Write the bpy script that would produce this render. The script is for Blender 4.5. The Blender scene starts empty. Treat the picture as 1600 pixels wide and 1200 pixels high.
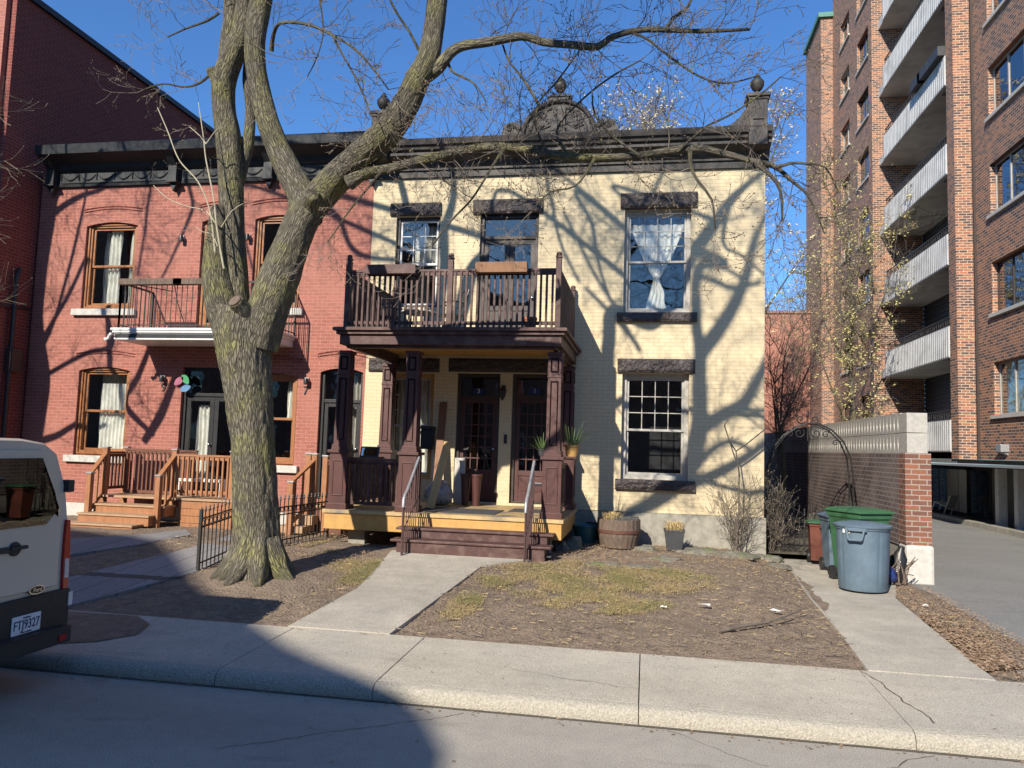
import bpy, math, random
import numpy as np
from mathutils import Vector, Matrix, noise as mn
random.seed(7)
R=math.radians
# ---------------- camera, sky, sun, exposure ----------------
F=1200.0; H=2.2
yaw,pitch,roll=R(10.05),R(4.67),R(1.77)
fw=Vector((-math.sin(yaw)*math.cos(pitch),math.cos(yaw)*math.cos(pitch),math.sin(pitch)))
r0=Vector((math.cos(yaw),math.sin(yaw),0)); u0=r0.cross(fw)
rt=math.cos(roll)*r0+math.sin(roll)*u0
up=math.cos(roll)*u0-math.sin(roll)*r0
CAM=Vector((0,0,H))
S=bpy.context.scene
cd=bpy.data.cameras.new('camera'); co=bpy.data.objects.new('camera',cd); S.collection.objects.link(co)
M=Matrix(((rt.x,up.x,-fw.x,0),(rt.y,up.y,-fw.y,0),(rt.z,up.z,-fw.z,H),(0,0,0,1))); co.matrix_world=M
cd.sensor_width=36; cd.lens=F/1600*36; cd.clip_end=1500; cd.clip_start=.05
S.camera=co
SAZ,SEL=17.6,31.3           # heading the light travels (from +y to +x), elevation
w=bpy.data.worlds.new('World'); S.world=w; w.use_nodes=True
nt=w.node_tree; sky=nt.nodes.new('ShaderNodeTexSky'); sky.sky_type='NISHITA'; sky.sun_disc=False
sky.sun_elevation=R(SEL); sky.sun_rotation=R(180+SAZ); sky.air_density=1.0; sky.dust_density=.4; sky.ozone_density=3.0
bg=nt.nodes['Background']; bg.inputs[1].default_value=.092; 
tint=nt.nodes.new('ShaderNodeMix'); tint.data_type='RGBA'; tint.blend_type='MULTIPLY'; tint.inputs[0].default_value=1; tint.inputs[7].default_value=(.60,.96,1.36,1)
nt.links.new(sky.outputs[0],tint.inputs[6]); nt.links.new(tint.outputs[2],bg.inputs[0])
sun=bpy.data.lights.new('sun','SUN'); sun.energy=5.0; sun.angle=R(.55); sun.color=(1,.92,.79)
so=bpy.data.objects.new('sun',sun); S.collection.objects.link(so)
ST=Vector((math.sin(R(SAZ)),math.cos(R(SAZ)),-math.tan(R(SEL))))   # per metre of horizontal travel
so.rotation_euler=ST.normalized().to_track_quat('-Z','Y').to_euler()
S.view_settings.view_transform='Standard'; S.view_settings.look='None'; S.view_settings.exposure=.58; S.view_settings.gamma=1
S.render.engine='CYCLES'; S.cycles.max_bounces=6

# ---------------- measuring helpers ----------------
def ray(px,py): return fw+(px-800)/F*rt-(py-600)/F*up
def W(px,py,y):
    d=ray(px,py); p=CAM+d*(y/d.y); return p.x,p.z
def XP(px,py,x):
    d=ray(px,py); p=CAM+d*(x/d.x); return p.y,p.z
def P3(px,py,y):
    x,z=W(px,py,y); return Vector((x,y,z))
def gz(x,y):
    s=1 if x<1.5 else (.3 if x>2.5 else 1-.7*(x-1.5))
    return .165 + max(0,min(4,y-8))*.078*s - max(0,min(3,y-12))*.012*s
def G(px,py):
    z=.2
    for i in range(12):
        d=ray(px,py); p=CAM+d*((z-H)/d.z); z=gz(p.x,p.y)
    return p
def wallback(px,py,y0,yw=15.05):
    x,z=W(px,py,yw); h=(yw-y0)/ST.y
    return Vector((x-h*ST.x,y0,z-h*ST.z))
# ---------------- mesh builder ----------------
class MB:
    def __init__(s): s.v=[]; s.f=[]; s.uv=None
    def add(s,vs,fs):
        n=len(s.v); s.v+= [tuple(v) for v in vs]; s.f+=[tuple(i+n for i in f) for f in fs]; return s
    def box(s,x0,x1,y0,y1,z0,z1,m=None):
        if x0>x1:x0,x1=x1,x0
        if y0>y1:y0,y1=y1,y0
        if z0>z1:z0,z1=z1,z0
        vs=[(x,y,z) for x in(x0,x1) for y in(y0,y1) for z in(z0,z1)]
        if m: vs=[m@Vector(v) for v in vs]
        return s.add(vs,[(0,1,3,2),(4,6,7,5),(0,4,5,1),(2,3,7,6),(0,2,6,4),(1,5,7,3)])
    def quad(s,a,b,c,d): return s.add([a,b,c,d],[(0,1,2,3)])
    def bar(s,a,b,w,h=None,upv=(0,0,1)):
        a=Vector(a);b=Vector(b);h=h or w; d=(b-a).normalized(); u=Vector(upv)
        if abs(d.dot(u))>.95: u=Vector((0,1,0))
        r=d.cross(u).normalized(); u=r.cross(d)
        vs=[p+r*i*w/2+u*j*h/2 for p in(a,b) for i,j in((-1,-1),(1,-1),(1,1),(-1,1))]
        return s.add(vs,[(3,2,1,0),(4,5,6,7)]+[(i,(i+1)%4,4+(i+1)%4,4+i) for i in range(4)])
    def tube(s,pts,rad,n=8,cap=True):
        pts=[Vector(p) for p in pts]
        if not hasattr(rad,'__len__'): rad=[rad]*len(pts)
        t=(pts[1]-pts[0]).normalized(); u=t.orthogonal().normalized(); rings=[]
        for i,p in enumerate(pts):
            t=(pts[min(i+1,len(pts)-1)]-pts[max(i-1,0)]).normalized()
            u=(u-t*u.dot(t)); u=u.normalized() if u.length>1e-6 else t.orthogonal().normalized(); v=t.cross(u)
            rings.append([p+(u*math.cos(2*math.pi*k/n)+v*math.sin(2*math.pi*k/n))*rad[i] for k in range(n)])
        vs=[q for r in rings for q in r]; fs=[]
        for i in range(len(pts)-1):
            for k in range(n): fs.append((i*n+k,i*n+(k+1)%n,(i+1)*n+(k+1)%n,(i+1)*n+k))
        if cap: fs+= [tuple(range(n))[::-1],tuple((len(pts)-1)*n+k for k in range(n))]
        return s.add(vs,fs)
    def lathe(s,c,prof,n=24,sx=1,sy=1):
        vs=[];fs=[]; m=len(prof)
        for r,z in prof:
            for k in range(n):
                a=2*math.pi*k/n; vs.append((c[0]+r*math.cos(a)*sx,c[1]+r*math.sin(a)*sy,c[2]+z))
        for i in range(m-1):
            for k in range(n): fs.append((i*n+k,i*n+(k+1)%n,(i+1)*n+(k+1)%n,(i+1)*n+k))
        fs+=[tuple(range(n))[::-1],tuple((m-1)*n+k for k in range(n))]
        return s.add(vs,fs)
    def prism(s,poly,y0,y1,axis='y'):
        n=len(poly)
        if axis=='y': vs=[(a,y0,b) for a,b in poly]+[(a,y1,b) for a,b in poly]
        elif axis=='x': vs=[(y0,a,b) for a,b in poly]+[(y1,a,b) for a,b in poly]
        else: vs=[(a,b,y0) for a,b in poly]+[(a,b,y1) for a,b in poly]
        return s.add(vs,[tuple(range(n)),tuple(range(2*n-1,n-1,-1))]+[(i,n+i,n+(i+1)%n,(i+1)%n) for i in range(n)])
def fixn(me):
    import bmesh
    b=bmesh.new(); b.from_mesh(me); bmesh.ops.recalc_face_normals(b,faces=b.faces); b.to_mesh(me); b.free()
def build(name,mb,m,parent=None,smooth=False,bevel=0,fix=True,origin=None,label=None):
    me=bpy.data.meshes.new(name); V=np.array(mb.v,float)
    if parent is not None:
        o0=Vector(parent['_w']) if '_w' in parent else Vector((0,0,0))
    elif origin is not None: o0=Vector(origin)
    else: o0=Vector(((V[:,0].min()+V[:,0].max())/2,(V[:,1].min()+V[:,1].max())/2,V[:,2].min()))
    V=V-np.array(o0); me.from_pydata(V.tolist(),[],mb.f)
    if mb.uv:
        ul=me.uv_layers.new(name='UVMap'); li=np.empty(len(me.loops),dtype=np.int32); me.loops.foreach_get('vertex_index',li)
        ul.data.foreach_set('uv',np.array(mb.uv,dtype=np.float32)[li].ravel())
    if fix: fixn(me)
    me.materials.append(m)
    if smooth:
        me.polygons.foreach_set('use_smooth',[True]*len(me.polygons))
        if smooth!='all': me.set_sharp_from_angle(angle=R(40))
    ob=bpy.data.objects.new(name,me); S.collection.objects.link(ob)
    if parent is not None: ob.parent=parent; ob['_w']=tuple(o0)
    else: ob.location=o0; ob['_w']=tuple(o0)
    if bevel:
        bv=ob.modifiers.new('bevel','BEVEL'); bv.width=bevel; bv.segments=2; bv.limit_method='ANGLE'
    if label: ob['label']=label
    return ob
def tag(o,label,cat,group=None):
    o['label']=label; o['category']=cat
    if group:o['group']=group
    return o
def thing(name,loc,label,cat,group=None):
    o=bpy.data.objects.new(name,None); S.collection.objects.link(o); o.location=loc; o['_w']=tuple(loc); o.empty_display_size=.2
    return tag(o,label,cat,group)
def struct(o): o['kind']='structure'; return o
def stuff(o): o['kind']='stuff'; return o
# ---------------- materials ----------------
def mat(name,c,c2=None,rough=.8,nscale=6,bump=.0,bscale=60,metal=0,detail=6,stretch=None,spec=.5,lo=.35,hi=.65,c3=None,n3=.8,bdist=.01):
    m=bpy.data.materials.new(name); m.use_nodes=True; t=m.node_tree; N=t.nodes; L=t.links; b=N['Principled BSDF']
    b.inputs['Roughness'].default_value=rough; b.inputs['Metallic'].default_value=metal; b.inputs['Specular IOR Level'].default_value=spec
    c2=c2 or tuple(x*.8 for x in c)
    g=N.new('ShaderNodeNewGeometry'); src=g.outputs['Position']
    if stretch:
        mp=N.new('ShaderNodeMapping'); mp.inputs['Scale'].default_value=stretch; L.new(src,mp.inputs[0]); src=mp.outputs[0]
    n=N.new('ShaderNodeTexNoise'); n.inputs['Scale'].default_value=nscale; n.inputs['Detail'].default_value=detail; n.inputs['Roughness'].default_value=.65; L.new(src,n.inputs['Vector'])
    mr=N.new('ShaderNodeMapRange'); mr.inputs[1].default_value=lo; mr.inputs[2].default_value=hi; L.new(n.outputs[0],mr.inputs[0])
    mx=N.new('ShaderNodeMix'); mx.data_type='RGBA'; mx.inputs[6].default_value=(*c,1); mx.inputs[7].default_value=(*c2,1); L.new(mr.outputs[0],mx.inputs[0])
    out=mx.outputs[2]
    if c3:
        n2=N.new('ShaderNodeTexNoise'); n2.inputs['Scale'].default_value=n3; n2.inputs['Detail'].default_value=5; L.new(g.outputs['Position'],n2.inputs['Vector'])
        m2=N.new('ShaderNodeMapRange'); m2.inputs[1].default_value=.5; m2.inputs[2].default_value=.68; L.new(n2.outputs[0],m2.inputs[0])
        x2=N.new('ShaderNodeMix'); x2.data_type='RGBA'; x2.inputs[7].default_value=(*c3,1); L.new(out,x2.inputs[6]); L.new(m2.outputs[0],x2.inputs[0]); out=x2.outputs[2]
    L.new(out,b.inputs['Base Color'])
    if bump:
        n3_=N.new('ShaderNodeTexNoise'); n3_.inputs['Scale'].default_value=bscale; n3_.inputs['Detail'].default_value=8; L.new(src,n3_.inputs['Vector'])
        bp=N.new('ShaderNodeBump'); bp.inputs['Strength'].default_value=bump; bp.inputs['Distance'].default_value=bdist; L.new(n3_.outputs[0],bp.inputs['Height']); L.new(bp.outputs[0],b.inputs['Normal'])
    return m
def brick(name,c1,c2,mortar,bw=.215,rh=.073,ms=.006,smooth=.1,stain=None,stscale=.8,bump=.5,rough=.85,off=0.0,fade=None,nmix=.35,alt=None):
    m=bpy.data.materials.new(name); m.use_nodes=True; t=m.node_tree; N=t.nodes; L=t.links; b=N['Principled BSDF']; b.inputs['Roughness'].default_value=rough
    g=N.new('ShaderNodeNewGeometry'); sp=N.new('ShaderNodeSeparateXYZ'); L.new(g.outputs['Position'],sp.inputs[0])
    sn=N.new('ShaderNodeSeparateXYZ'); L.new(g.outputs['True Normal'],sn.inputs[0])
    ab=N.new('ShaderNodeMath'); ab.operation='ABSOLUTE'; L.new(sn.outputs[0],ab.inputs[0])
    gt=N.new('ShaderNodeMath'); gt.operation='GREATER_THAN'; gt.inputs[1].default_value=.6; L.new(ab.outputs[0],gt.inputs[0])
    u=N.new('ShaderNodeMix'); u.data_type='FLOAT'; L.new(gt.outputs[0],u.inputs[0]); L.new(sp.outputs[0],u.inputs[2]); L.new(sp.outputs[1],u.inputs[3])
    cb=N.new('ShaderNodeCombineXYZ'); L.new(u.outputs[0],cb.inputs[0]); L.new(sp.outputs[2],cb.inputs[1])
    # slight waviness
    nz=N.new('ShaderNodeTexNoise'); nz.inputs['Scale'].default_value=9; L.new(cb.outputs[0],nz.inputs['Vector'])
    vm=N.new('ShaderNodeVectorMath'); vm.operation='MULTIPLY_ADD'; vm.inputs[1].default_value=(.008,.008,0); L.new(nz.outputs['Color'],vm.inputs[0]); L.new(cb.outputs[0],vm.inputs[2])
    bt=N.new('ShaderNodeTexBrick'); L.new(vm.outputs[0],bt.inputs['Vector']); bt.inputs['Scale'].default_value=1; bt.inputs['Brick Width'].default_value=bw; bt.inputs['Row Height'].default_value=rh
    bt.inputs['Mortar Size'].default_value=ms; bt.inputs['Mortar Smooth'].default_value=smooth; bt.inputs['Bias'].default_value=off
    bt.inputs['Color1'].default_value=(*c1,1); bt.inputs['Color2'].default_value=(*c2,1); bt.inputs['Mortar'].default_value=(*mortar,1)
    n=N.new('ShaderNodeTexNoise'); n.inputs['Scale'].default_value=25; n.inputs['Detail'].default_value=6; L.new(g.outputs['Position'],n.inputs['Vector'])
    hs=N.new('ShaderNodeMix'); hs.data_type='RGBA'; hs.blend_type='MULTIPLY'; hs.inputs[0].default_value=nmix
    mr0=N.new('ShaderNodeMapRange'); mr0.inputs[1].default_value=.3; mr0.inputs[2].default_value=.7; mr0.inputs[3].default_value=.5; mr0.inputs[4].default_value=1.3; L.new(n.outputs[0],mr0.inputs[0])
    L.new(bt.outputs[0],hs.inputs[6]); L.new(mr0.outputs[0],hs.inputs[7]); out=hs.outputs[2]
    if alt:   # some bricks take a third colour
        b2=N.new('ShaderNodeTexBrick'); L.new(vm.outputs[0],b2.inputs['Vector'])
        for k,v in (('Scale',1),('Brick Width',bw),('Row Height',rh),('Mortar Size',0),('Bias',alt[1])): b2.inputs[k].default_value=v
        b2.inputs['Color1'].default_value=(0,0,0,1); b2.inputs['Color2'].default_value=(1,1,1,1); b2.offset_frequency=2
        fac=N.new('ShaderNodeMath'); fac.operation='MULTIPLY'; L.new(b2.outputs[0],fac.inputs[0])
        inv=N.new('ShaderNodeMath'); inv.operation='SUBTRACT'; inv.inputs[0].default_value=1; L.new(bt.outputs['Fac'],inv.inputs[1]); L.new(inv.outputs[0],fac.inputs[1])
        pw=N.new('ShaderNodeMath'); pw.operation='POWER'; pw.inputs[1].default_value=alt[2]; L.new(fac.outputs[0],pw.inputs[0])
        xx=N.new('ShaderNodeMix'); xx.data_type='RGBA'; xx.inputs[7].default_value=(*alt[0],1); L.new(pw.outputs[0],xx.inputs[0]); L.new(out,xx.inputs[6]); out=xx.outputs[2]
    if stain:
        n2=N.new('ShaderNodeTexNoise'); n2.inputs['Scale'].default_value=stscale; n2.inputs['Detail'].default_value=7; L.new(g.outputs['Position'],n2.inputs['Vector'])
        m2=N.new('ShaderNodeMapRange'); m2.inputs[1].default_value=.45; m2.inputs[2].default_value=.75; m2.inputs[4].default_value=.8; L.new(n2.outputs[0],m2.inputs[0])
        x2=N.new('ShaderNodeMix'); x2.data_type='RGBA'; x2.inputs[7].default_value=(*stain,1); L.new(out,x2.inputs[6]); L.new(m2.outputs[0],x2.inputs[0]); out=x2.outputs[2]
    L.new(out,b.inputs['Base Color'])
    iv=N.new('ShaderNodeMath'); iv.operation='SUBTRACT'; iv.inputs[0].default_value=1; L.new(bt.outputs['Fac'],iv.inputs[1])
    ad=N.new('ShaderNodeMath'); ad.operation='MULTIPLY_ADD'; ad.inputs[1].default_value=.25; L.new(n.outputs[0],ad.inputs[0]); L.new(iv.outputs[0],ad.inputs[2])
    bp=N.new('ShaderNodeBump'); bp.inputs['Strength'].default_value=bump; bp.inputs['Distance'].default_value=.008; L.new(ad.outputs[0],bp.inputs['Height']); L.new(bp.outputs[0],b.inputs['Normal'])
    return m
def glassmat(name,tint=(.95,.96,.95),refl=.14,rough=.02):
    m=bpy.data.materials.new(name); m.use_nodes=True; t=m.node_tree; N=t.nodes; L=t.links; N.remove(N['Principled BSDF'])
    tr=N.new('ShaderNodeBsdfTransparent'); tr.inputs[0].default_value=(*tint,1)
    gl=N.new('ShaderNodeBsdfGlossy'); gl.inputs['Roughness'].default_value=rough
    g=N.new('ShaderNodeNewGeometry'); n=N.new('ShaderNodeTexNoise'); n.inputs['Scale'].default_value=2.5; L.new(g.outputs['Position'],n.inputs['Vector'])
    bp=N.new('ShaderNodeBump'); bp.inputs['Strength'].default_value=.12; bp.inputs['Distance'].default_value=.02; L.new(n.outputs[0],bp.inputs['Height']); L.new(bp.outputs[0],gl.inputs['Normal'])
    lw=N.new('ShaderNodeLayerWeight'); lw.inputs[0].default_value=.25
    ma=N.new('ShaderNodeMath'); ma.operation='MULTIPLY_ADD'; ma.inputs[1].default_value=.6; ma.inputs[2].default_value=refl; L.new(lw.outputs['Fresnel'],ma.inputs[0])
    mx=N.new('ShaderNodeMixShader'); L.new(ma.outputs[0],mx.inputs[0]); L.new(tr.outputs[0],mx.inputs[1]); L.new(gl.outputs[0],mx.inputs[2]); L.new(mx.outputs[0],N['Material Output'].inputs[0])
    return m
def barkmat(name,base=(.20,.178,.135),lich=(.29,.28,.09),scale=(16,2.1)):
    m=bpy.data.materials.new(name); m.use_nodes=True; t=m.node_tree; N=t.nodes; L=t.links; b=N['Principled BSDF']; b.inputs['Roughness'].default_value=.95; b.inputs['Specular IOR Level'].default_value=.15
    uv=N.new('ShaderNodeUVMap'); mp=N.new('ShaderNodeMapping'); mp.inputs['Scale'].default_value=(scale[0],scale[1],1); L.new(uv.outputs[0],mp.inputs[0])
    nz=N.new('ShaderNodeTexNoise'); nz.inputs['Scale'].default_value=1.2; nz.inputs['Detail'].default_value=4; L.new(mp.outputs[0],nz.inputs['Vector'])
    vm=N.new('ShaderNodeVectorMath'); vm.operation='MULTIPLY_ADD'; vm.inputs[1].default_value=(1.1,.5,0); L.new(nz.outputs['Color'],vm.inputs[0]); L.new(mp.outputs[0],vm.inputs[2])
    vo=N.new('ShaderNodeTexVoronoi'); vo.feature='DISTANCE_TO_EDGE'; vo.inputs['Scale'].default_value=3.0; L.new(vm.outputs[0],vo.inputs['Vector'])
    mr=N.new('ShaderNodeMapRange'); mr.inputs[2].default_value=.22; L.new(vo.outputs[0],mr.inputs[0])
    n2=N.new('ShaderNodeTexNoise'); n2.inputs['Scale'].default_value=14; n2.inputs['Detail'].default_value=8; L.new(mp.outputs[0],n2.inputs['Vector'])
    g=N.new('ShaderNodeNewGeometry'); n3=N.new('ShaderNodeTexNoise'); n3.inputs['Scale'].default_value=2.2; n3.inputs['Detail'].default_value=6; L.new(g.outputs['Position'],n3.inputs['Vector'])
    m3=N.new('ShaderNodeMapRange'); m3.inputs[1].default_value=.48; m3.inputs[2].default_value=.66; L.new(n3.outputs[0],m3.inputs[0])
    # height
    h=N.new('ShaderNodeMath'); h.operation='MULTIPLY_ADD'; h.inputs[1].default_value=.45; L.new(n2.outputs[0],h.inputs[0]); L.new(mr.outputs[0],h.inputs[2])
    bp=N.new('ShaderNodeBump'); bp.inputs['Strength'].default_value=.9; bp.inputs['Distance'].default_value=.02; L.new(h.outputs[0],bp.inputs['Height']); L.new(bp.outputs[0],b.inputs['Normal'])
    c1=N.new('ShaderNodeMix'); c1.data_type='RGBA'; c1.inputs[6].default_value=tuple(x*.45 for x in base)+(1,); c1.inputs[7].default_value=(*base,1); L.new(mr.outputs[0],c1.inputs[0])
    c2=N.new('ShaderNodeMix'); c2.data_type='RGBA'; c2.inputs[7].default_value=(*lich,1); L.new(c1.outputs[2],c2.inputs[6])
    mm=N.new('ShaderNodeMath'); mm.operation='MULTIPLY'; L.new(m3.outputs[0],mm.inputs[0]); L.new(mr.outputs[0],mm.inputs[1]); m4=N.new('ShaderNodeMath'); m4.operation='MULTIPLY'; m4.inputs[1].default_value=.75; L.new(mm.outputs[0],m4.inputs[0]); L.new(m4.outputs[0],c2.inputs[0])
    L.new(c2.outputs[2],b.inputs['Base Color'])
    return m
def ground_mat(name,c,c2,**kw):
    mm=mat(name,c,c2,**kw); t=mm.node_tree; N=t.nodes; L=t.links; b=N['Principled BSDF']; src=b.inputs['Base Color'].links[0].from_socket
    g=N.new('ShaderNodeNewGeometry'); prev=src
    for sc,lo,hi,mn_,mx_,st in ((.8,.35,.7,.86,1.05,(.3,1,1)),(7,.4,.75,1.03,.93,(1,1,1)),(150,.35,.65,.55,1.38,(1,1,1)),(60,.60,.68,1.0,.62,(1,1,1)),(3,.62,.66,1.0,.86,(.25,1,1))):
        mp=N.new('ShaderNodeMapping'); mp.inputs['Scale'].default_value=st; L.new(g.outputs['Position'],mp.inputs[0])
        n=N.new('ShaderNodeTexNoise'); n.inputs['Scale'].default_value=sc; n.inputs['Detail'].default_value=5; L.new(mp.outputs[0],n.inputs['Vector'])
        r=N.new('ShaderNodeMapRange'); r.inputs[1].default_value=lo; r.inputs[2].default_value=hi; r.inputs[3].default_value=mn_; r.inputs[4].default_value=mx_; L.new(n.outputs[0],r.inputs[0])
        x=N.new('ShaderNodeMix'); x.data_type='RGBA'; x.blend_type='MULTIPLY'; x.inputs[0].default_value=1; L.new(prev,x.inputs[6]); L.new(r.outputs[0],x.inputs[7]); prev=x.outputs[2]
    L.new(prev,b.inputs['Base Color']); return mm
M_={}
M_['redbrick']=brick('red painted brick',(.33,.115,.085),(.265,.09,.066),(.42,.22,.17),ms=.0045,stain=(.36,.155,.115),stscale=.7,bump=.35)
M_['redtop']=M_['redbrick']
M_['yelbrick']=brick('cream painted brick',(.64,.53,.345),(.60,.495,.315),(.36,.29,.18),ms=.0028,smooth=.3,stain=(.52,.43,.28),stscale=.55,bump=.45,nmix=.12)  # darker mortar colour paints faint shadow lines into the cream joints
M_['aptbrick']=brick('mottled brown brick',(.38,.155,.075),(.27,.115,.068),(.48,.40,.31),ms=.008,rh=.078,bump=.3,alt=((.09,.05,.045),.15,2.0),nmix=.5)
M_['darkbrick']=brick('dark red brick',(.21,.045,.032),(.16,.035,.027),(.26,.11,.09),ms=.007,bump=.3)
M_['rearbrick']=brick('old orange brick',(.36,.12,.075),(.28,.09,.06),(.40,.28,.22),ms=.009,stain=(.22,.10,.07),stscale=.35,bump=.3)
M_['wallbrick']=brick('purple brown wall brick',(.14,.095,.085),(.10,.07,.065),(.28,.25,.23),ms=.009,rh=.085,bw=.24,bump=.5,stain=(.26,.21,.19),stscale=1.2)
M_['wallend']=brick('orange end brick',(.25,.095,.05),(.13,.06,.045),(.30,.25,.21),ms=.009,rh=.085,bw=.24,bump=.5)
M_['block']=mat('grey concrete block',(.42,.40,.36),(.32,.30,.27),nscale=12,bump=.4)
M_['conc']=ground_mat('walk concrete',(.46,.415,.34),(.38,.345,.28),nscale=3,bump=.25,bscale=120,rough=.9,c3=(.33,.30,.255),n3=.7)
M_['kerb']=mat('rough kerb concrete',(.47,.43,.355),(.29,.265,.215),nscale=55,bump=.9,bscale=70,rough=.95,bdist=.02)
M_['side']=ground_mat('sidewalk concrete',(.50,.45,.36),(.44,.395,.315),nscale=2.2,bump=.3,bscale=160,rough=.92,c3=(.40,.37,.315),n3=.5)
M_['asph']=ground_mat('road asphalt',(.46,.42,.355),(.30,.274,.23),nscale=90,bump=.5,bscale=150,rough=.95,c3=(.36,.33,.28),n3=.5)
M_['drive']=ground_mat('driveway asphalt',(.27,.265,.25),(.16,.158,.15),nscale=70,bump=.5,bscale=130,rough=.93,c3=(.23,.225,.21),n3=.6)
M_['soil']=ground_mat('yard soil',(.27,.20,.14),(.17,.124,.088),nscale=7,bump=.9,bscale=28,rough=1,c3=(.22,.165,.118),n3=.9,bdist=.04,detail=10)
M_['earth']=mat('earth',(.12,.10,.07),(.08,.07,.05),nscale=1,rough=1)
M_['paver']=brick('grey paver',(.24,.23,.225),(.20,.195,.19),(.07,.065,.06),bw=.45,rh=.3,ms=.008)
M_['bark']=barkmat('maple bark')
M_['barkthin']=mat('branch bark',(.17,.14,.105),(.09,.075,.06),nscale=25,rough=.9,bump=.3)
M_['twig']=mat('twig bark',(.10,.08,.065),(.16,.13,.10),nscale=9,rough=.8)
M_['twigpale']=mat('pale shoot',(.40,.36,.25),(.30,.26,.17),nscale=5,rough=.7)
M_['maroon']=mat('maroon painted wood',(.085,.030,.026),(.062,.022,.019),nscale=9,rough=.5,bump=.12,bscale=30,stretch=(1,1,.2))
M_['maroonworn']=mat('worn maroon wood',(.082,.034,.029),(.052,.023,.02),nscale=14,rough=.6,bump=.3,bscale=30,c3=(.115,.065,.055),n3=6)
M_['ochre']=mat('ochre painted wood',(.50,.29,.085),(.42,.235,.065),nscale=8,rough=.6,bump=.2,bscale=30,c3=(.40,.22,.08),n3=2.5)
M_['ochredeck']=mat('ochre deck boards',(.50,.36,.17),(.40,.28,.13),nscale=10,rough=.65,bump=.2,c3=(.16,.14,.12),n3=1.6)
M_['stonedark']=mat('dark painted rock stone',(.06,.045,.043),(.035,.027,.027),nscale=10,rough=.45,bump=1,bscale=14,bdist=.06)
M_['metalblack']=mat('black pressed metal',(.017,.019,.021),(.028,.031,.034),nscale=4,rough=.5,bump=.08,bscale=20,spec=.35)
M_['cornbrown']=mat('weathered dark cornice',(.036,.031,.028),(.016,.013,.012),nscale=7,rough=.6,bump=.5,bscale=25,c3=(.07,.058,.05),n3=3)
M_['iron']=mat('black iron',(.018,.017,.017),(.03,.028,.026),rough=.5,nscale=20)
M_['rustiron']=mat('brown iron',(.06,.03,.028),(.09,.05,.045),rough=.6,nscale=20)
M_['white']=mat('white paint',(.72,.71,.68),(.6,.59,.56),rough=.5,nscale=8)
M_['greyframe']=mat('grey frame paint',(.42,.40,.36),(.33,.31,.28),rough=.55,nscale=8)
M_['brownframe']=mat('dark brown frame',(.05,.035,.03),(.035,.025,.022),rough=.5)
M_['wood']=mat('varnished oak',(.32,.13,.045),(.22,.085,.03),nscale=10,rough=.45,stretch=(6,6,.7),bump=.1)
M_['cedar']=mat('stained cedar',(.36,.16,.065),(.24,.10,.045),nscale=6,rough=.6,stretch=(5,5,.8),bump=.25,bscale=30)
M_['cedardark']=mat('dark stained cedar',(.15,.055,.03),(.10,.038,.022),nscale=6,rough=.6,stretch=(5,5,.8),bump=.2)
M_['tread']=mat('weathered tread boards',(.42,.27,.16),(.30,.19,.11),nscale=6,rough=.75,stretch=(.8,6,6),bump=.25)
M_['lumber']=mat('new lumber',(.66,.46,.20),(.55,.36,.14),nscale=5,rough=.6,stretch=(5,5,.6))
M_['lumberdark']=mat('stained plank',(.22,.09,.03),(.14,.06,.02),nscale=5,rough=.6,stretch=(5,5,.6))
M_['sill']=mat('limestone sill',(.52,.50,.46),(.42,.40,.36),nscale=14,bump=.3,rough=.85)
M_['stonefnd']=mat('foundation stone',(.33,.31,.26),(.22,.205,.17),nscale=5,bump=.5,bscale=25,rough=.9)
M_['rock']=mat('flat garden rock',(.20,.19,.155),(.11,.105,.085),nscale=9,bump=.8,bscale=20,rough=.95,c3=(.12,.14,.05),n3=4)
M_['curtain']=mat('white curtain cloth',(.78,.77,.72),(.68,.67,.62),rough=.9,nscale=5)
M_['room']=mat('dark room',(.035,.035,.04),(.02,.02,.024),rough=.9)
M_['black']=mat('black paint',(.015,.015,.016),(.022,.022,.024),rough=.4)
M_['glass']=glassmat('window glass',refl=.07)
M_['glassdim']=glassmat('dim screen glass',tint=(.4,.42,.44),refl=.05)
M_['glassblue']=glassmat('mirror glass',tint=(.25,.28,.32),refl=.32)
M_['concb']=mat('balcony concrete',(.56,.56,.55),(.46,.46,.455),nscale=3,rough=.85,bump=.2,c3=(.36,.36,.355),n3=1.2)
M_['soffit']=mat('grey soffit',(.20,.195,.18),(.15,.145,.135),nscale=2,rough=.9)
M_['siding']=mat('navy siding',(.05,.065,.085),(.04,.05,.065),rough=.5)
M_['copper']=mat('green copper',(.09,.26,.20),(.06,.18,.14),rough=.6)
M_['bingreen']=mat('green bin plastic',(.04,.12,.055),(.032,.10,.045),rough=.42,nscale=4,bump=.05,spec=.4)
M_['binblue']=mat('grey blue bin plastic',(.115,.165,.21),(.09,.13,.17),rough=.5,nscale=5,bump=.08,spec=.4)
M_['binrust']=mat('red brown bin plastic',(.14,.042,.026),(.11,.033,.02),rough=.5,nscale=5)
M_['vanpaint']=mat('cream white car paint',(.60,.53,.43),(.56,.49,.40),rough=.22,nscale=1.5,spec=.6)
M_['vanblack']=mat('black bumper plastic',(.02,.02,.02),(.03,.03,.03),rough=.6,nscale=30,bump=.1)
M_['carglass']=glassmat('dark car glass',tint=(.10,.11,.11),refl=.16,rough=.0)
for n_ in M_['carglass'].node_tree.nodes:
    if n_.type=='BUMP': n_.inputs['Strength'].default_value=.01
M_['redlens']=mat('red lens',(.50,.02,.015),(.38,.012,.01),rough=.12,nscale=20)
M_['clearlens']=mat('pale lens',(.65,.62,.60),(.5,.48,.46),rough=.1,nscale=40)
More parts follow.
